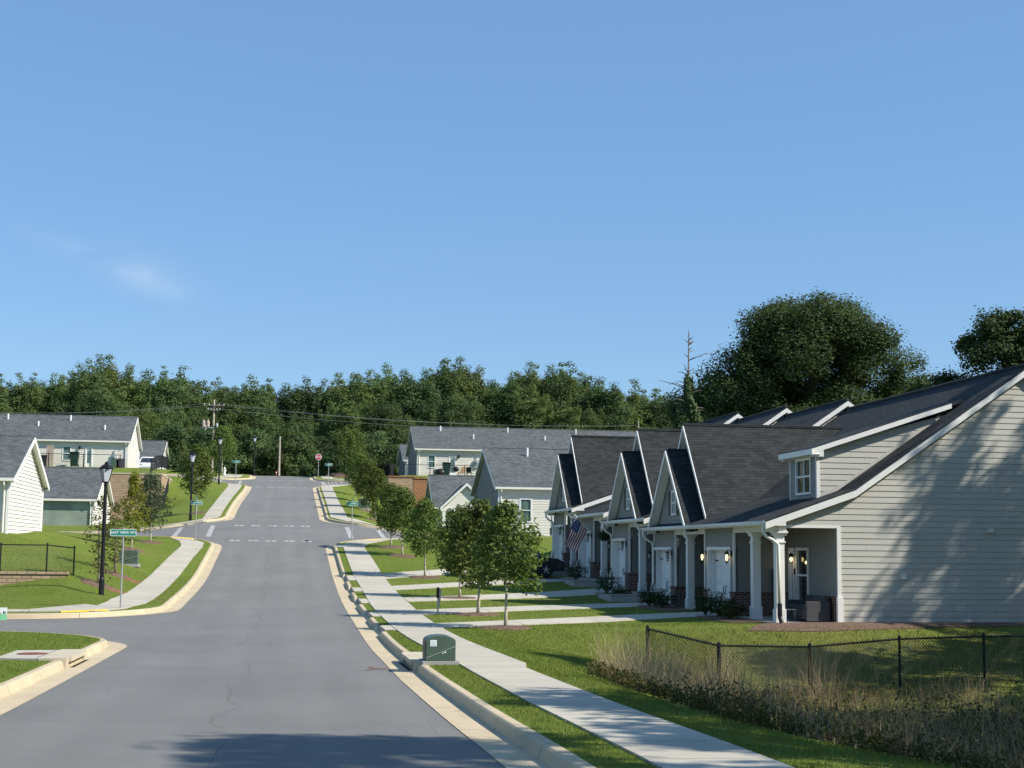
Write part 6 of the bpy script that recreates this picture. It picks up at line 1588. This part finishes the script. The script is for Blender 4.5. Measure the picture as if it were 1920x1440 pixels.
# hanging basket
x, y = 14.65, 66.6; zt = 1.01+2.7; t = thing('hanging_basket', 'leafy hanging basket under the porch beam of the flag townhouse', 'flower basket', (x, y, zt-.75))
m = MB()
for k in range(3): m.tube([(x+.2*math.cos(k*2.1),y+.2*math.sin(k*2.1),zt-.72),(x,y,zt)], .006, 4)
m.build('chain', BLACK, t, whole=True); MB().lathe((x,y,zt-.95), [(.1,0),(.2,.12),(.22,.22)], 12).build('basket', BLKPLASTIC, t)
n = 900; dd = RNG.normal(size=(n,3)); dd /= np.linalg.norm(dd, axis=1, keepdims=True); p = dd*np.array([.34,.34,.27])*(.5+.5*RNG.uniform(0,1,(n,1)))+np.array([0,0,.02]); link('foliage', leaves_mesh('foliage', p, dd+np.array([0,0,.4]), .08, .04, LEAF_BUSH), t)
# porch chair of the farthest unit, wheeled bins, chairs and grill on the terraces
def chair(label, x, y, z, mat, rot=0):
    t = thing('patio_chair', label, 'chair', (x, y, z)); ORG[t] = (0,0,0)
    MB().box(-.25,.25,-.25,.25,.40,.45).build('seat', mat, t, bevel=.01); MB().extrude([(-.25,.22,.45),(.25,.22,.45),(.25,.34,.95),(-.25,.34,.95)], (0,.03,0)).build('backrest', mat, t)
    for xx in (-.24, .2):
        for yy in (-.24, .2): MB().box(xx,xx+.04,yy,yy+.04,0,.40).build('leg', mat, t)
    for xx in (-.29, .25): MB().box(xx,xx+.04,-.25,.25,.62,.66).build('armrest', mat, t)
    t.rotation_euler = (0,0,rot); ORG[t] = (x,y,z)
TANW = M('tan patio wood', (.35,.22,.13), .7, .2, 8)
chair('dark rocking chair with pale throw on the farthest porch', 15.4, 74.2, 1.42, BLKPLASTIC, R(90))
BINM = M('dark green bin plastic', (.015,.04,.032), .5, .1)
def bin_(label, x, y, z, s=1):
    t = thing('wheeled_bin', label, 'bin', (x, y, z))
    m = MB(); lo = [(x-.24*s,y-.26*s),(x+.24*s,y-.26*s),(x+.24*s,y+.26*s),(x-.24*s,y+.26*s)]; hi = [(x-.31*s,y-.35*s),(x+.31*s,y-.35*s),(x+.31*s,y+.35*s),(x-.31*s,y+.35*s)]
    A = [(p[0],p[1],z+.05) for p in lo]; B = [(p[0],p[1],z+1.02*s) for p in hi]; m.face(A[::-1]); m.face(B)
    for i in range(4): j = (i+1) % 4; m.face([A[i], A[j], B[j], B[i]])
    m.build('body', BINM, t, whole=True, bevel=.015)
    MB().extrude([(x-.34*s,y-.4*s,z+1.022*s),(x+.34*s,y-.4*s,z+1.022*s),(x+.34*s,y+.36*s,z+1.05*s),(x-.34*s,y+.36*s,z+1.05*s)], (0,0,.06)).build('lid', BINM, t, bevel=.02)
    for sx in (-.26, .26): MB().tube([(x+sx*s-.03,y+.3*s,z+.13),(x+sx*s+.03,y+.3*s,z+.13)], .13, 10).build('wheel', RUBBER, t)
    MB().tube([(x-.25*s,y+.42*s,z+.98*s),(x+.25*s,y+.42*s,z+.98*s)], .02, 6).build('handle', BINM, t)
def onT(px, Y, f): X = AT(px, 875, Y)[0]; return X, f(X, Y)
X, z = onT(139, 138.9, TL); bin_('dark green wheeled bin by the left terrace window', X, 138.9, z+.02, 1.25)
X, z = onT(216, 138.8, TL); t = thing('condenser_unit', 'green air conditioning unit on the left terrace', 'air conditioner', (X, 138.8, z)); MB().box(X-.35,X+.35,138.45,139.15,z-.02,z+.75).build('cabinet', GREENBOX, t, bevel=.02); MB().lathe((X,138.8,z+.75), [(.3,0),(.3,.04),(.05,.05)], 14).build('fan_grille', BLKPLASTIC, t)
X, z = onT(226.5, 138.8, TL); t = thing('condenser_unit', 'grey air conditioning unit next to the green one on the left terrace', 'air conditioner', (X, 138.8, z)); MB().box(X-.36,X+.36,138.45,139.15,z-.02,z+.8).build('cabinet', WICKER, t, bevel=.02); MB().lathe((X,138.8,z+.8), [(.3,0),(.3,.04),(.05,.05)], 14).build('fan_grille', BLKPLASTIC, t)
X, z = onT(92.5, 139.0, TL); tag(MB().box(X-.32,X+.32,139.0,139.06,z-.05,z+1.9).build('privacy_panel', FENCEWOOD), 'grey wooden privacy panel against the left terrace house', 'screen panel')
X, z = onT(78, 138.9, TL); t = thing('wheeled_bin', 'black bin beside the wooden privacy panel', 'bin', (X,138.9,z)); MB().extrude([(X-.4,138.6,z),(X+.4,138.6,z),(X+.45,138.6,z+.95),(X-.45,138.6,z+.95)], (0,.7,0)).build('body', BLKPLASTIC, t, bevel=.02); MB().box(X-.48,X+.48,138.55,139.32,z+.952,z+1.02).build('lid', BLKPLASTIC, t)
X, z = onT(837, 145.8, TR); bin_('dark green wheeled bin by the right terrace door', X, 145.8, z+.02, 1.25)
X, z = onT(817, 145.9, TR); t = thing('condenser_unit', 'small dark air conditioning unit under the right terrace window', 'air conditioner', (X, 145.9, z)); MB().box(X-.25,X+.25,145.6,146.1,z-.02,z+.6).build('cabinet', GREENBOX, t, bevel=.02); MB().lathe((X,145.85,z+.6), [(.2,0),(.2,.04),(.05,.05)], 12).build('fan_grille', BLKPLASTIC, t)
X, z = onT(826, 145.7, TR); tag(MB().blob((X,145.7,z+.35), (.55,.4,.42), 5, 12, 8).build('covered_mower', BLKPLASTIC, smooth=True), 'dark covered mound beside the right terrace bin', 'covered equipment')
X, z = onT(855, 145.4, TR); t = thing('kettle_grill', 'black kettle grill on the right terrace', 'grill', (X, 145.4, z)); MB().lathe((X,145.4,z+.75), [(.05,-.28),(.25,-.15),(.32,0),(.28,.12),(.1,.25),(.02,.27)], 14).build('bowl', BLACK, t, smooth=True)
for k in range(3): MB().tube([(X+.18*math.cos(k*2.1),145.4+.18*math.sin(k*2.1),z+.55),(X+.34*math.cos(k*2.1),145.4+.34*math.sin(k*2.1),z)], .015, 5).build('leg', BLACK, t)
X, z = onT(848, 145.2, TR); tag(MB().extrude([(X-.3,145,z),(X+.3,145,z),(X+.28,145,z+.38),(X-.28,145,z+.38)], (0,.45,0)).build('storage_box', SIGNWHITE, bevel=.02), 'white storage box on the right terrace', 'box')
X, z = onT(866, 145.4, TR); chair('tan wooden patio chair on the right terrace', X, 145.4, z, TANW, R(200)); X, z = onT(880, 145.4, TR); chair('black patio chair on the right terrace near the roof edge', X, 145.4, z, BLKPLASTIC, R(160))
# signs of wear on the lawn: two small scraps of paper
for px, py, Yy, s in ((310,1012,None,.5),(771,1057,None,.16)):
    pass
